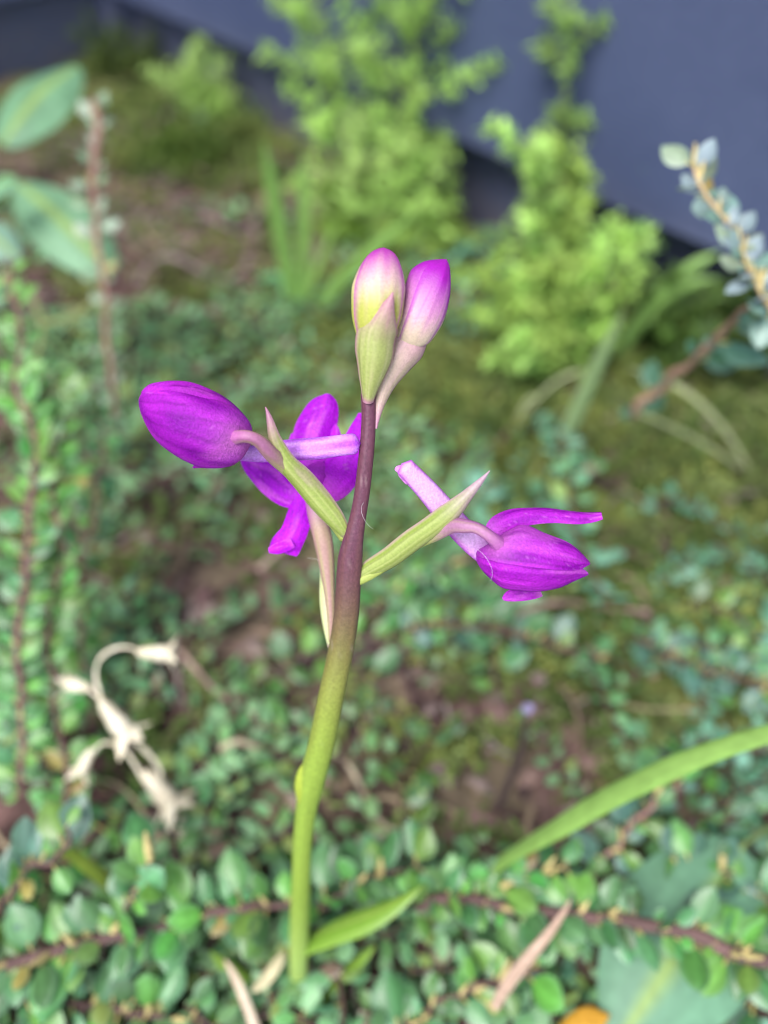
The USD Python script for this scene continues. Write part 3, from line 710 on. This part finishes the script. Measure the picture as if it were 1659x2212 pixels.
def broad(rows_base, tipuv, d0, d1, width, facing, seed, parent, col=(.13, .26, .15), cup=.5, mid=(.24, .34, .08), name="leaf"):
    a, b = P(*rows_base, d0), P(*tipuv, d1)
    x = np.linspace(0, 1, 30)
    nor = unit(np.asarray(facing, float))
    L = np.linalg.norm(b - a)
    c = a + x[:, None] * (b - a) + (np.sin(np.pi * x) * L * .08)[:, None] * nor
    w = np.maximum(width * d0 / FPX / 2 * oval(x), 2e-4)
    def f(s, t):
        v = np.abs(((t * 7 - np.abs(s) * 1.6) % 1) - .5) * 2
        k = mixc(col, np.array(col) * 1.35, sstep(.3, .7, fib(s, t, seed, 3, 3)))
        k = mixc(k, np.array(col) * 1.5, sstep(.8, 1, v) * .35)
        return mixc(k, mid, (1 - sstep(.03, .2, np.abs(s))) * .9)
    return part(parent, name, blade(c, w, nor, -cup if False else cup, 17, f, ripple=.12, seed=seed), "broad_leaf")


B1 = thing("broad_leaf_plant", "plant with two big oval blue-green leaves with yellow midribs at upper left", "plant", G(60, 760))
broad((5, 312), (166, 142), .36, .38, 150, ZUP * .6 + TOCAM * .8, 81, B1, col=(.11, .22, .12))
broad((238, 590), (38, 395), .345, .36, 155, ZUP * .8 + TOCAM * .6, 82, B1, col=(.12, .23, .13))
broad((-60, 480), (40, 560), .33, .328, 90, ZUP * .8 + TOCAM * .6, 83, B1, col=(.13, .22, .16))
broad((-40, 420), (35, 385), .33, .328, 60, ZUP * .8 + TOCAM * .6, 84, B1, col=(.12, .26, .14))
c, r = PX([(60, 800, .345, 12), (90, 700, .345, 11), (-20, 500, .345, 11), (-20, 330, .358, 9), (-5, 300, .36, 7)], 30)
part(B1, "stalk", tube(c, r, 8, (.16, .20, .07)), "bark")
c, r = PX([(90, 700, .345, 10), (200, 650, .345, 9), (238, 590, .345, 8)], 16)
part(B1, "stalk", tube(c, r, 8, (.2, .22, .08)), "bark")
B2 = thing("broad_leaf_plant", "big pale blue-green leaf lying under the dark twig at lower right", "plant", G(1400, 2212))
broad((1600, 1830), (1330, 2260), .236, .213, 300, ZUP + TOCAM * .3, 85, B2, col=(.11, .23, .14), cup=.35)
c, r = PX([(1600, 1830, .236, 12), (1660, 1790, .255, 14), (1720, 1770, .275, 14)], 14)
part(B2, "stalk", tube(c, r, 8, (.2, .28, .1)), "bark")

# ------------------------------------------------------------------ grasses
def grasscol(sd_, a=(.18, .34, .07), b=(.28, .46, .12)):
    return lambda s, t: mixc(a, b, sstep(.35, .65, fib(s, t, sd_, 10, .6)) * .6 + .4 * (1 - np.abs(s)))


g = thing("grass_plant", "single long bright green grass blade arching in from the right edge", "grass blade", P(1055, 1870, .225))
part(g, "blade", petal([(1005, 1925, .236, 36), (1030, 1895, .226, 50), (1065, 1865, .222, 62), (1130, 1820, .215, 70), (1200, 1780, .209, 74), (1300, 1722, .203, 76), (1400, 1672, .198, 74), (1520, 1622, .194, 66), (1660, 1578, .19, 58), (1800, 1550, .19, 44)], UPV + TOCAM * .5, .6, grasscol(91, (.23, .42, .085), (.32, .52, .13)), n=70, nw=11, keel=-.12), "grass")
g = thing("grass_plant", "short yellow-green blade slanting through leaves at lower left", "grass blade", P(290, 1940, .23))
part(g, "blade", petal([(300, 1950, .232, 42), (240, 1905, .226, 46), (160, 1845, .221, 34), (70, 1795, .218, 6)], UPV + TOCAM * .5, .5, grasscol(92, (.26, .36, .04), (.36, .46, .07))), "grass")


def tuft(label, basept, tips, seed, col=None, name="grass_tuft"):
    b = G(*basept)
    t = thing(name, label, "grass", b, "grass clumps")
    for k, (u, v, dy, w, bow) in enumerate(tips):
        tip = AtY(u, v, b[1] + dy)
        n = 24
        x = np.linspace(0, 1, n)
        c = b + x[:, None] * (tip - b) + (np.sin(np.pi * x) * bow)[:, None] * ZUP
        c[:, 0] += np.random.default_rng(seed + k).normal(0, .002)
        ww = w * .5e-3 * (np.minimum(1, (1 - x) * 4) ** .7 * (.7 + .3 * np.sin(np.pi * x))) + 5e-5
        part(t, "blade", blade(c, ww, TOCAM + RIGHT * .2 * (-1) ** k, .5, 7, (col or grasscol)(seed + k)), "grass")
    return t


tuft("clump of dark green grass blades behind the bud at centre left", (648, 705),
     [(572, 300, -.01, 8, .0), (652, 320, .0, 6.5, .0), (895, 462, -.03, 6.5, .003), (735, 480, .0, 3, .004)], 300)
pale_grass = lambda sd_: grasscol(sd_, (.26, .38, .15), (.42, .54, .26))
tuft("pale grass clump leaning at right behind the right flower", (1205, 975),
     [(1325, 690, -.025, 5.0, .0), (1358, 665, -.025, 4.0, .002), (1300, 760, -.02, 3.0, .0)], 320, col=pale_grass)
tuft("soft green arching grass below the silvery sprig", (1330, 770),
     [(1565, 545, .0, 5, .012), (1500, 560, .0, 4.4, .01), (1545, 600, -.01, 4, .012), (1450, 590, .0, 4, .006)], 325, col=lambda sd_: grasscol(sd_, (.18, .34, .07), (.28, .45, .12)))
straw = lambda sd_: grasscol(sd_, (.30, .34, .16), (.46, .48, .27))
tuft("straw-coloured bent grass stem at right below the arching twig", (1625, 1040), [(1345, 795, .02, 2.2, .012), (1300, 870, .0, 1.4, .004)], 340, col=straw, name="dry_grass")
tuft("thin pale curling grass at right of the buds", (1100, 940), [(1280, 800, .0, 1.4, .01), (1160, 860, .0, 1.2, .008)], 350, col=straw, name="dry_grass")

# ------------------------------------------------------------------ dry cream flower stalk at lower left
DS = thing("dry_flower_stalk", "dry cream flower stalk with papery seed heads left of the orchid", "dried stalk", P(420, 1880, .25))
cream = lambda sd_: (lambda s, t: mixc((.72, .62, .45), (.88, .80, .62), sstep(.4, .65, fib(s, t, sd_, 5, 3))))
dd = .24
for k, rows in enumerate([
        [(300, 1408, dd, 16), (245, 1402, dd, 15), (212, 1430, dd, 15), (210, 1480, dd, 16), (232, 1535, dd, 18)],
        [(175, 1478, dd, 15), (205, 1500, dd, 16), (240, 1540, dd, 20)],
        [(245, 1550, dd, 30), (290, 1600, dd + .003, 24), (335, 1645, dd + .006, 22), (348, 1680, dd + .008, 20)],
        [(200, 1630, dd, 14), (225, 1605, dd, 16), (255, 1610, dd + .003, 18), (300, 1665, dd + .006, 22), (340, 1710, dd + .009, 24)],
        [(345, 1710, dd + .009, 20), (380, 1780, dd + .016, 15), (420, 1880, .25, 14), (440, 1960, .262, 14)]]):
    c, r = PX(rows, 26); r = r * (.28 + .35 * meshkit.noise(np.stack([np.arange(26) * .6, np.full(26, k * 3.0), np.zeros(26)], -1), 3))
    part(DS, "stem", tube(c, r, 8, cream(400 + k)), "dry")


def seedhead(u, v, d, du, dv, size, seed):
    rng = np.random.default_rng(seed)
    a, b = P(u, v, d), P(u + du, v + dv, d + .001)
    ax = unit(b - a); L = size * d / FPX
    e1 = unit(np.cross(ax, TOCAM)); e2 = np.cross(ax, e1)
    x = np.linspace(-.5, .5, 10)
    c = a + x[:, None] * L * .9 * ax
    r = L * np.interp(x, [-.5, -.3, 0, .3, .5], [.06, .15, .19, .24, .20])
    q = part(DS, "seed_head", tube(c, r, 10, cream(seed), ridge=.12), "dry")
    for k in range(5):
        an = k * 2 * math.pi / 5 + rng.uniform(-.3, .3)
        o = math.cos(an) * e1 + math.sin(an) * e2
        n = 9; y = np.linspace(0, 1, n)
        cc = a + ax * L * .2 + y[:, None] * L * (.5 * ax + .34 * o) + (y ** 2)[:, None] * L * rng.uniform(.05, .4) * o
        part(q, "papery_lobe", blade(cc, L * .17 * np.sin(np.pi * np.clip(y * .85 + .12, 0, 1)) + 2e-5, o, .6, 5, cream(seed + k), ripple=.8, seed=seed + k), "dry")


for k, a in enumerate([(330, 1410, dd, 40, 2, 74), (172, 1482, dd, -30, -8, 62), (245, 1548, dd, 20, 25, 100), (340, 1700, dd + .008, 20, 25, 104), (188, 1640, dd, -15, 30, 60), (392, 1800, dd + .018, -2, 40, 92)]):
    seedhead(*a, 430 + 10 * k)

# ------------------------------------------------------------------ loose dry pieces
t = thing("dry_leaf_strip", "pinkish tan dry leaf strip slanting at the bottom right of the orchid", "dead leaf", P(1075, 2170, .225))
part(t, "blade", petal([(1068, 2180, .206, 20), (1110, 2110, .205, 29), (1150, 2060, .204, 26), (1200, 1998, .203, 17), (1232, 1945, .204, 6)], UPV * .5 + TOCAM, .9, lambda s, t: mixc((.40, .26, .19), (.56, .41, .32), sstep(.4, .65, fib(s, t, 95, 6, 2)))), "dry")
t = thing("dry_leaf_strip", "pale dry stalk at the bottom edge left of the orchid base", "dead leaf", P(545, 2230, .235))
part(t, "blade", petal([(555, 2240, .214, 26), (535, 2180, .216, 22), (515, 2130, .218, 20), (485, 2075, .222, 6)], UPV * .3 + TOCAM, 1.0, lambda s, t: mixc((.52, .38, .28), (.66, .54, .42), sstep(.4, .65, fib(s, t, 96, 6, 2)))), "dry")
t = thing("dead_leaf", "small orange-yellow dead leaf at the bottom edge", "dead leaf", P(1260, 2210, .24))
part(t, "blade", petal([(1200, 2235, .214, 10), (1235, 2208, .212, 56), (1275, 2195, .212, 56), (1315, 2190, .214, 8)], UPV + TOCAM * .5, .6, (.72, .36, .04), ripple=.3), "dry")
t = thing("dead_leaf", "yellowish curled leaf at the right edge above the dark twig", "dead leaf", P(1640, 1905, .24))
part(t, "blade", petal([(1600, 1935, .240, 10), (1625, 1910, .238, 60), (1655, 1880, .238, 60), (1690, 1860, .239, 8)], UPV + TOCAM * .5, .6, (.46, .40, .10), ripple=.3), "dry")
t = thing("dry_leaf_strip", "small cream dry strip beside the lower left orchid leaf", "dead leaf", P(590, 2110, .23))
part(t, "blade", petal([(545, 2140, .217, 10), (570, 2112, .217, 34), (600, 2075, .218, 26), (612, 2055, .22, 5)], UPV + TOCAM * .5, .8, (.60, .52, .32)), "dry")
t = thing("dark_stick", "dark upright stick with a tiny violet flower on its tip right of the stem", "stick", P(1080, 1740, .266))
c, r = PX([(1075, 1745, .266, 20), (1100, 1690, .264, 19), (1125, 1620, .262, 17), (1138, 1555, .26, 12)], 20)
part(t, "stick", tube(c, r, 7, (.035, .022, .02)), "bark")
for k in range(4):
    an = k * math.pi / 2 + .4
    o = math.cos(an) * RIGHT + math.sin(an) * UPV
    cc = P(1140, 1530, .26) + np.linspace(0, 1, 6)[:, None] * .0016 * (o + TOCAM * .3)
    part(t, "petal", blade(cc, .0011 * np.sin(np.pi * np.linspace(.1, .95, 6)), TOCAM, .4, 5, (.27, .23, .40)), "dry")
rng = np.random.default_rng(77)
dead = [("pinkish brown root-like stem lying on soil left of the orchid stem", [(385, 1410), (430, 1470), (490, 1510), (560, 1530)], 8, (.22, .14, .12)),
        ("grey-tan bent stem behind the dry cream seed heads", [(560, 1630), (480, 1640), (420, 1660), (370, 1640)], 10, (.30, .25, .17)),
        ("thin straw lying across the dark soil right of the orchid stem", [(720, 1640), (770, 1700), (820, 1770), (860, 1800)], 7, (.28, .23, .16)),
        ("pale straw curving near the far soil left of the buds", [(560, 1240), (620, 1200), (640, 1130), (620, 1060)], 10, (.26, .18, .15)),
        ("brown twig lying below the right flower", [(1080, 1360), (1180, 1330), (1290, 1310), (1400, 1330)], 9, (.20, .13, .11)),
        ("tan twig on bare soil at upper left", [(300, 620), (380, 580), (470, 600), (540, 560)], 10, (.27, .19, .18)),
        ("short brown stem on bare soil near the grass clump", [(420, 470), (500, 500), (560, 470)], 9, (.24, .17, .17))]
for lab, pts, w, col in dead:
    q = [G(u, v, .008) for u, v in pts]
    t = thing("dead_twig", lab, "twig", q[0], "dead twigs lying on the soil")
    c = spline(q, 24); c[:, 2] += .004 * np.sin(np.linspace(0, 6, 24)) + .003
    part(t, "stem", tube(c, w * .00011, 6, lambda s, tt, col=col: mixc(col, np.array(col) * 1.7, sstep(.4, .65, fib(s, tt, 5, 3, 9)))), "bark")

# ------------------------------------------------------------------ feathery yellow-green plants by the wall
FG = [(.47, .68, .18), (.42, .63, .14), (.53, .72, .23)]


def needles(c, length, count, rng, col, up=.3, nwid=.0006):
    """Tiny narrow leaves all round a twig: two triangles each, folded along the middle."""
    i = rng.integers(0, len(c), count); tg = unit(np.gradient(c, axis=0))[i]
    d = rng.normal(0, 1, (count, 3)); d -= tg * (d * tg).sum(1, keepdims=True); d = unit(unit(d) + tg * rng.uniform(.2, .9, (count, 1)) + ZUP * up)
    L = length * rng.uniform(.6, 1.2, (count, 1))
    b = c[i] + rng.normal(0, .0004, (count, 3))
    side = unit(np.cross(d, rng.normal(0, 1, (count, 3)) * .5 + ZUP)) * nwid * rng.uniform(.7, 1.3, (count, 1)) * 2
    m = b + d * L * .5
    v = np.stack([b, m + side, b + d * L - ZUP * L * .15, m - side], 1).reshape(-1, 3)
    k = np.arange(count)[:, None] * 4
    f = np.vstack([k + [0, 1, 2], k + [0, 2, 3]])
    t = np.repeat(np.asarray(col) * rng.uniform(.75, 1.25, (count, 1)), 4, 0)
    return v, f, t


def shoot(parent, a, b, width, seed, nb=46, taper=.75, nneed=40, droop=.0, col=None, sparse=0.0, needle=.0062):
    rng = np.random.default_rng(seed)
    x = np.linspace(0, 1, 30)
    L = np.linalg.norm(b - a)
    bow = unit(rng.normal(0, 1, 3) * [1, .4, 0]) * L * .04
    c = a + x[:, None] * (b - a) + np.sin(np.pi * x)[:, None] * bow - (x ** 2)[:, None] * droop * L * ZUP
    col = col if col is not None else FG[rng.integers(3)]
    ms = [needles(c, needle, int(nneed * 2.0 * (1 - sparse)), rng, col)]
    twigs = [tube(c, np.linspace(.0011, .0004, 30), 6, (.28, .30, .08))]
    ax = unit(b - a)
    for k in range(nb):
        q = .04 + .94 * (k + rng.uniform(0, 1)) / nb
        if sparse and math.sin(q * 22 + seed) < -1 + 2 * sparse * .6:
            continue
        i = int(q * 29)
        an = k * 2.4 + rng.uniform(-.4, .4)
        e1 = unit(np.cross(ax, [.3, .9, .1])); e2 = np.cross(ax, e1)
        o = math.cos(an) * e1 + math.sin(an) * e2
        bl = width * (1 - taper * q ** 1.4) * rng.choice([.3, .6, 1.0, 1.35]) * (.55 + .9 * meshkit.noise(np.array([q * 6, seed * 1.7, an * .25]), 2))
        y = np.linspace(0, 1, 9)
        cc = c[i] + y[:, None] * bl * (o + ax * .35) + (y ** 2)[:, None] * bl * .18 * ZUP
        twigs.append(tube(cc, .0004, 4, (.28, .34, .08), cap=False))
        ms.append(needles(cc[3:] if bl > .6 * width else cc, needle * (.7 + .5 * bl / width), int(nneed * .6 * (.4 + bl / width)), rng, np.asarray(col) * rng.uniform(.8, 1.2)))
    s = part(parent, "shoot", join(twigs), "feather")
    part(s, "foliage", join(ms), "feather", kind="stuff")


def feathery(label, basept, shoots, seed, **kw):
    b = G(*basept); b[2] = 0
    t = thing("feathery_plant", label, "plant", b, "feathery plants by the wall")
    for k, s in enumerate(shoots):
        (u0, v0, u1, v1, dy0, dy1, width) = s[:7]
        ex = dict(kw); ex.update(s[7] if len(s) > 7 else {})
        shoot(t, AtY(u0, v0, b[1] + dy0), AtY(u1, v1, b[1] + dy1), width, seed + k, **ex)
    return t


feathery("tallest feathery yellow-green plant against the wall above the buds", (830, 500), [
    (740, 480, 660, -90, .01, .03, .021, dict(nb=36, taper=-.3, nneed=60)), (880, 470, 930, -110, .0, .02, .027, dict(nb=46, taper=-.5, nneed=65)), 
    (860, 470, 985, 500, -.01, -.035, .024, dict(nb=26, taper=.4)), (790, 490, 760, 250, -.01, -.01, .028, dict(nb=40)), (840, 480, 930, 330, -.015, -.03, .028, dict(nb=40)),
    (780, 500, 700, 400, -.01, -.02, .016, dict(nb=26, col=(.24, .36, .06)))], 500)
feathery("bushy feathery yellow-green plant right of the buds", (1180, 800), [
    (1180, 790, 1155, 300, .0, .03, .015, dict(nb=30, taper=.1, nneed=55)), (1200, 790, 1250, 320, .0, .03, .014, dict(nb=30, taper=.0, nneed=55)), (1210, 780, 1335, 470, .0, .02, .013, dict(nb=26, taper=.0)),
    (1220, 790, 1350, 600, .0, -.01, .013, dict(nb=24, taper=.0)), (1170, 790, 1050, 590, .0, .0, .013, dict(nb=22, taper=.1)), (1190, 800, 1200, 560, -.015, -.02, .013, dict(nb=26, taper=.2)), (1150, 800, 1140, 720, -.015, -.025, .012, dict(nb=20))], 540)
feathery("slender feathery shoot reaching the top edge before the wall at right", (1150, 640), [
    (1150, 640, 1230, -20, .0, .02, .0125, dict(nb=52, taper=.1, sparse=.45, nneed=40, col=(.28, .40, .12)))], 561)
feathery("small cone-shaped yellow-green plant before the wall at left", (430, 265), [
    (430, 262, 425, 85, .0, .01, .026, dict(nb=44, taper=.9)), (440, 262, 470, 190, -.01, .0, .016, dict(nb=24))], 580)
feathery("tiny pale feathery sprig beside the silvery leaves before the wall", (1392, 662), [
    (1392, 662, 1412, 330, .0, .0, .009, dict(nb=34, taper=.5, sparse=.5, nneed=22, col=(.20, .34, .12)))], 590)
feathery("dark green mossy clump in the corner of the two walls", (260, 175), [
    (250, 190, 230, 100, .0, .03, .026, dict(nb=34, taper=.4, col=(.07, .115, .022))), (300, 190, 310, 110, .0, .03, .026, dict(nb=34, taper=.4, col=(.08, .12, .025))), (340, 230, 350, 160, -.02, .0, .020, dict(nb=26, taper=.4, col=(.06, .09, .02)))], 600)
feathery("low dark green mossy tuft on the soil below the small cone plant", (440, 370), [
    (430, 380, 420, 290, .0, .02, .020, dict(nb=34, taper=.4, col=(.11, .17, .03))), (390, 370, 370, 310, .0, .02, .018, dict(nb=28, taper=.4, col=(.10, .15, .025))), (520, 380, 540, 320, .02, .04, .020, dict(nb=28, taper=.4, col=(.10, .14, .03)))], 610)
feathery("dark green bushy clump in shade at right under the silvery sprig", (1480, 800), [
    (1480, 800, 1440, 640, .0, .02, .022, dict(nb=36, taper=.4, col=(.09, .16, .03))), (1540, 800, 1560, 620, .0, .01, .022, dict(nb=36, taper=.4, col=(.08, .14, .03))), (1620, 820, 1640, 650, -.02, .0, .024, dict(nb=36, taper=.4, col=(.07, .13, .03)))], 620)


# ------------------------------------------------------------------ stuff: ground cover, moss, litter
def instancer(name, label, protos, mats, pos, quat_rng, scales, which, lean=.35, yaw=None):
    root = UsdGeom.PointInstancer.Define(stage, f"/World/{name}")
    for k, (m, mt) in enumerate(zip(protos, mats)):
        x = UsdGeom.Xform.Define(stage, f"/World/{name}/kinds/kind_{k:03d}")
        gm = usdkit.mesh(stage, f"/World/{name}/kinds/kind_{k:03d}/shape", (m[0], m[1]), MAT[mt], True)
        UsdGeom.PrimvarsAPI(gm).CreatePrimvar("tint", Sdf.ValueTypeNames.Color3fArray, "vertex").Set(Vt.Vec3fArray.FromNumpy(np.asarray(m[2], np.float32)))
        root.CreatePrototypesRel().AddTarget(x.GetPath())
    n = len(pos)
    yaw = quat_rng.uniform(0, 2 * np.pi, n); la = quat_rng.normal(0, lean, n); ld = quat_rng.uniform(0, 2 * np.pi, n)
    q = []
    for k in range(n):
        r = Gf.Rotation(Gf.Vec3d(0, 0, 1), math.degrees(yaw[k])) * Gf.Rotation(Gf.Vec3d(math.cos(ld[k]), math.sin(ld[k]), 0), math.degrees(la[k]))
        w = r.GetQuat(); q.append(Gf.Quath(float(w.GetReal()), *map(float, w.GetImaginary())))
    root.CreatePositionsAttr(Vt.Vec3fArray.FromNumpy(np.asarray(pos, np.float32)))
    root.CreateOrientationsAttr(Vt.QuathArray(q))
    root.CreateScalesAttr(Vt.Vec3fArray.FromNumpy(np.repeat(np.asarray(scales, np.float32)[:, None], 3, 1)))
    root.CreateProtoIndicesAttr(Vt.IntArray.FromNumpy(np.asarray(which, np.int32)))
    tag(root.GetPrim(), label, None, None, "stuff")


def sprig(seed, n, size, greens, length, barkc=(.10, .06, .05), up=.5):
    rng = np.random.default_rng(seed)
    x = np.linspace(-.5, .5, 10)
    c = np.stack([x * length, .12 * length * np.sin(x * 5 + seed), .003 + .007 * (1 - (2 * x) ** 2) + .006 * (x + .5)], -1)
    ms = [tube(c, .0006, 5, barkc, facing=ZUP, cap=False)]
    tg = unit(np.gradient(c, axis=0))
    for k in range(n):
        i = int((k + rng.uniform(0, 1)) / n * 9.99)
        lat = np.cross(tg[i], ZUP) * (1 if k % 2 else -1)
        d = lat * rng.uniform(.5, 1.1) + ZUP * rng.uniform(0, 1.2) * up + tg[i] * rng.uniform(0, .7) + rng.normal(0, .15, 3)
        L = size * rng.uniform(.7, 1.2)
        g = np.array(greens[rng.integers(len(greens))])
        ms.append(small_leaf(c[i], d, ZUP + rng.normal(0, .4, 3), L, L * rng.uniform(.62, .85), g * rng.uniform(.85, 1.2), nl=5, nw=4, bend=rng.uniform(.05, .3), cup=rng.uniform(.3, .8)))
    return join(ms)


def scatter(n, seed, weight, xr=(-.62, .55), yr=(-.05, .70)):
    rng = np.random.default_rng(seed)
    x, y = rng.uniform(*xr, n * 5), rng.uniform(*yr, n * 5)
    ok = (rng.uniform(0, 1, n * 5) < weight(x, y)) & (x * WALL_N[0] + y * WALL_N[1] < WALL_D - .02) & (((np.stack([x, y, x * 0], -1) - CORNER) @ WALL_T) < -.03)
    x, y = x[ok][:n], y[ok][:n]
    return np.stack([x, y, ground_z(x, y)], -1), rng


DULL = [(.14, .33, .13), (.19, .40, .16), (.11, .27, .09), (.24, .43, .20), (.16, .36, .11), (.12, .31, .14), (.19, .40, .17), (.28, .38, .10), (.24, .17, .11)]
BLUE2 = [(.12, .32, .18), (.18, .39, .25), (.09, .26, .13)]
lowfar = lambda x, y: np.clip(1.05 - 1.0 * blob(x, y, BARE) - .36 * blob(x, y, MOSS), 0.04, 1) * np.where(y > .52, .12, np.where(y > .44, .5, 1)) * np.where(meshkit.fbm(np.stack([x * 22, y * 22, x * 0], -1), 3, 12) > .485, 1, .13)
pos, rng = scatter(2000, 700, lowfar)
right = ((pos[:, 0] > .03) & (rng.uniform(0, 1, len(pos)) < .6))
which = np.where(right, 6 + rng.integers(0, 3, len(pos)), rng.integers(0, 6, len(pos)))
instancer("ground_cover", "carpet of small-leaved green creeping shrub over the soil", [sprig(900 + k, 20, .0055, DULL if k < 6 else BLUE2, .045) for k in range(9)], ["cover_leaf"] * 9, pos, rng, rng.uniform(.75, 1.35, len(pos)), which, lean=.25)

# dense bigger leaves close to the camera
near = lambda x, y: np.clip(1.0 - 1.2 * blob(x, y, BARE) - 1.3 * blob(x, y, [(1450, 2080, .016, 1)]), .05, 1) * np.where(meshkit.fbm(np.stack([x * 26, y * 26, x * 0 + 7], -1), 3, 15) > .46, 1, .12)
pos, rng = scatter(170, 701, near, (-.2, .2), (-.03, .2))
pos[:, 2] -= .004
instancer("leafy_cover", "denser low carpet of green leaves nearest to the viewer", [sprig(930 + k, 14, .0084, GREENS + NEWG[:1], .045) for k in range(6)], ["glossy_leaf"] * 6, pos, rng, rng.uniform(.8, 1.25, len(pos)), rng.integers(0, 6, len(pos)), lean=.3)


def tuftlet(seed, col):
    rng = np.random.default_rng(seed)
    ms = []
    for k in range(14):
        b = np.array([rng.normal(0, .004), rng.normal(0, .004), 0]); tip = b + [rng.normal(0, .002), rng.normal(0, .002), rng.uniform(.004, .010)]
        c = b + np.linspace(0, 1, 5)[:, None] * (tip - b)
        ms.append(needles(c, .0024, 16, rng, np.asarray(col) * rng.uniform(.7, 1.3), nwid=.0003))
    return join(ms)


mossw = lambda x, y: np.clip(blob(x, y, MOSS), 0, 1) * .9 + .06
pos, rng = scatter(2600, 702, mossw)
instancer("moss", "olive green moss over the soil towards the wall", [tuftlet(950 + k, c) for k, c in enumerate([(.18, .24, .06), (.13, .20, .05), (.22, .28, .09), (.27, .31, .08)])], ["moss"] * 4, pos, rng, rng.uniform(.8, 1.6, len(pos)), rng.integers(0, 4, len(pos)), lean=.2)


def flake(seed):
    rng = np.random.default_rng(seed)
    col = [(.20, .12, .11), (.14, .08, .075), (.27, .20, .18), (.30, .22, .15), (.10, .065, .06), (.36, .30, .28)][seed % 6]
    if seed % 2:
        L = rng.uniform(.010, .022)
        c = np.stack([np.linspace(-.5, .5, 6) * L, rng.normal(0, .0006, 6), .001 + .0015 * np.sin(np.linspace(0, 3, 6))], -1)
        return tube(c, rng.uniform(.0004, .0009), 5, col, facing=ZUP)
    L = rng.uniform(.006, .012); x = np.linspace(0, 1, 6)
    c = np.stack([(x - .5) * L, np.zeros(6), .001 + .002 * np.sin(3 * x)], -1)
    return blade(c, L * .3 * np.sin(np.pi * (x * .9 + .06)), ZUP, .8, 5, col, ripple=.6, seed=seed)


pos, rng = scatter(3200, 703, lambda x, y: np.clip(.35 + blob(x, y, BARE), 0, 1))
pos[:, 2] += rng.uniform(0, .004, len(pos))
instancer("leaf_litter", "brown litter of dead leaves and twig bits on the soil", [flake(k) for k in range(12)], ["litter"] * 12, pos, rng, rng.uniform(.7, 1.5, len(pos)), rng.integers(0, 12, len(pos)), lean=.35)


def straw_bit(seed):
    rng = np.random.default_rng(seed)
    L = rng.uniform(.03, .06); x = np.linspace(-.5, .5, 12)
    c = np.stack([x * L, .12 * L * np.sin(x * rng.uniform(3, 7) + seed), .003 + .004 * np.sin(x * 4 + seed) + .004 * rng.uniform(0, 1)], -1)
    return tube(c, rng.uniform(.00035, .0007), 5, [(.34, .26, .17), (.26, .17, .13), (.42, .34, .22), (.20, .12, .10)][seed % 4], facing=ZUP)


pos, rng = scatter(260, 704, lambda x, y: np.clip(.12 + 1.2 * blob(x, y, [(1000, 1580, .04, 1), (800, 1680, .03, 1), (520, 1540, .03, 1), (460, 1180, .03, .6), (420, 480, .05, .6)]), 0, 1))
instancer("dead_straw", "tangle of thin dead straws lying on the bare soil", [straw_bit(k) for k in range(8)], ["litter"] * 8, pos, rng, rng.uniform(.7, 1.3, len(pos)), rng.integers(0, 8, len(pos)), lean=.2)
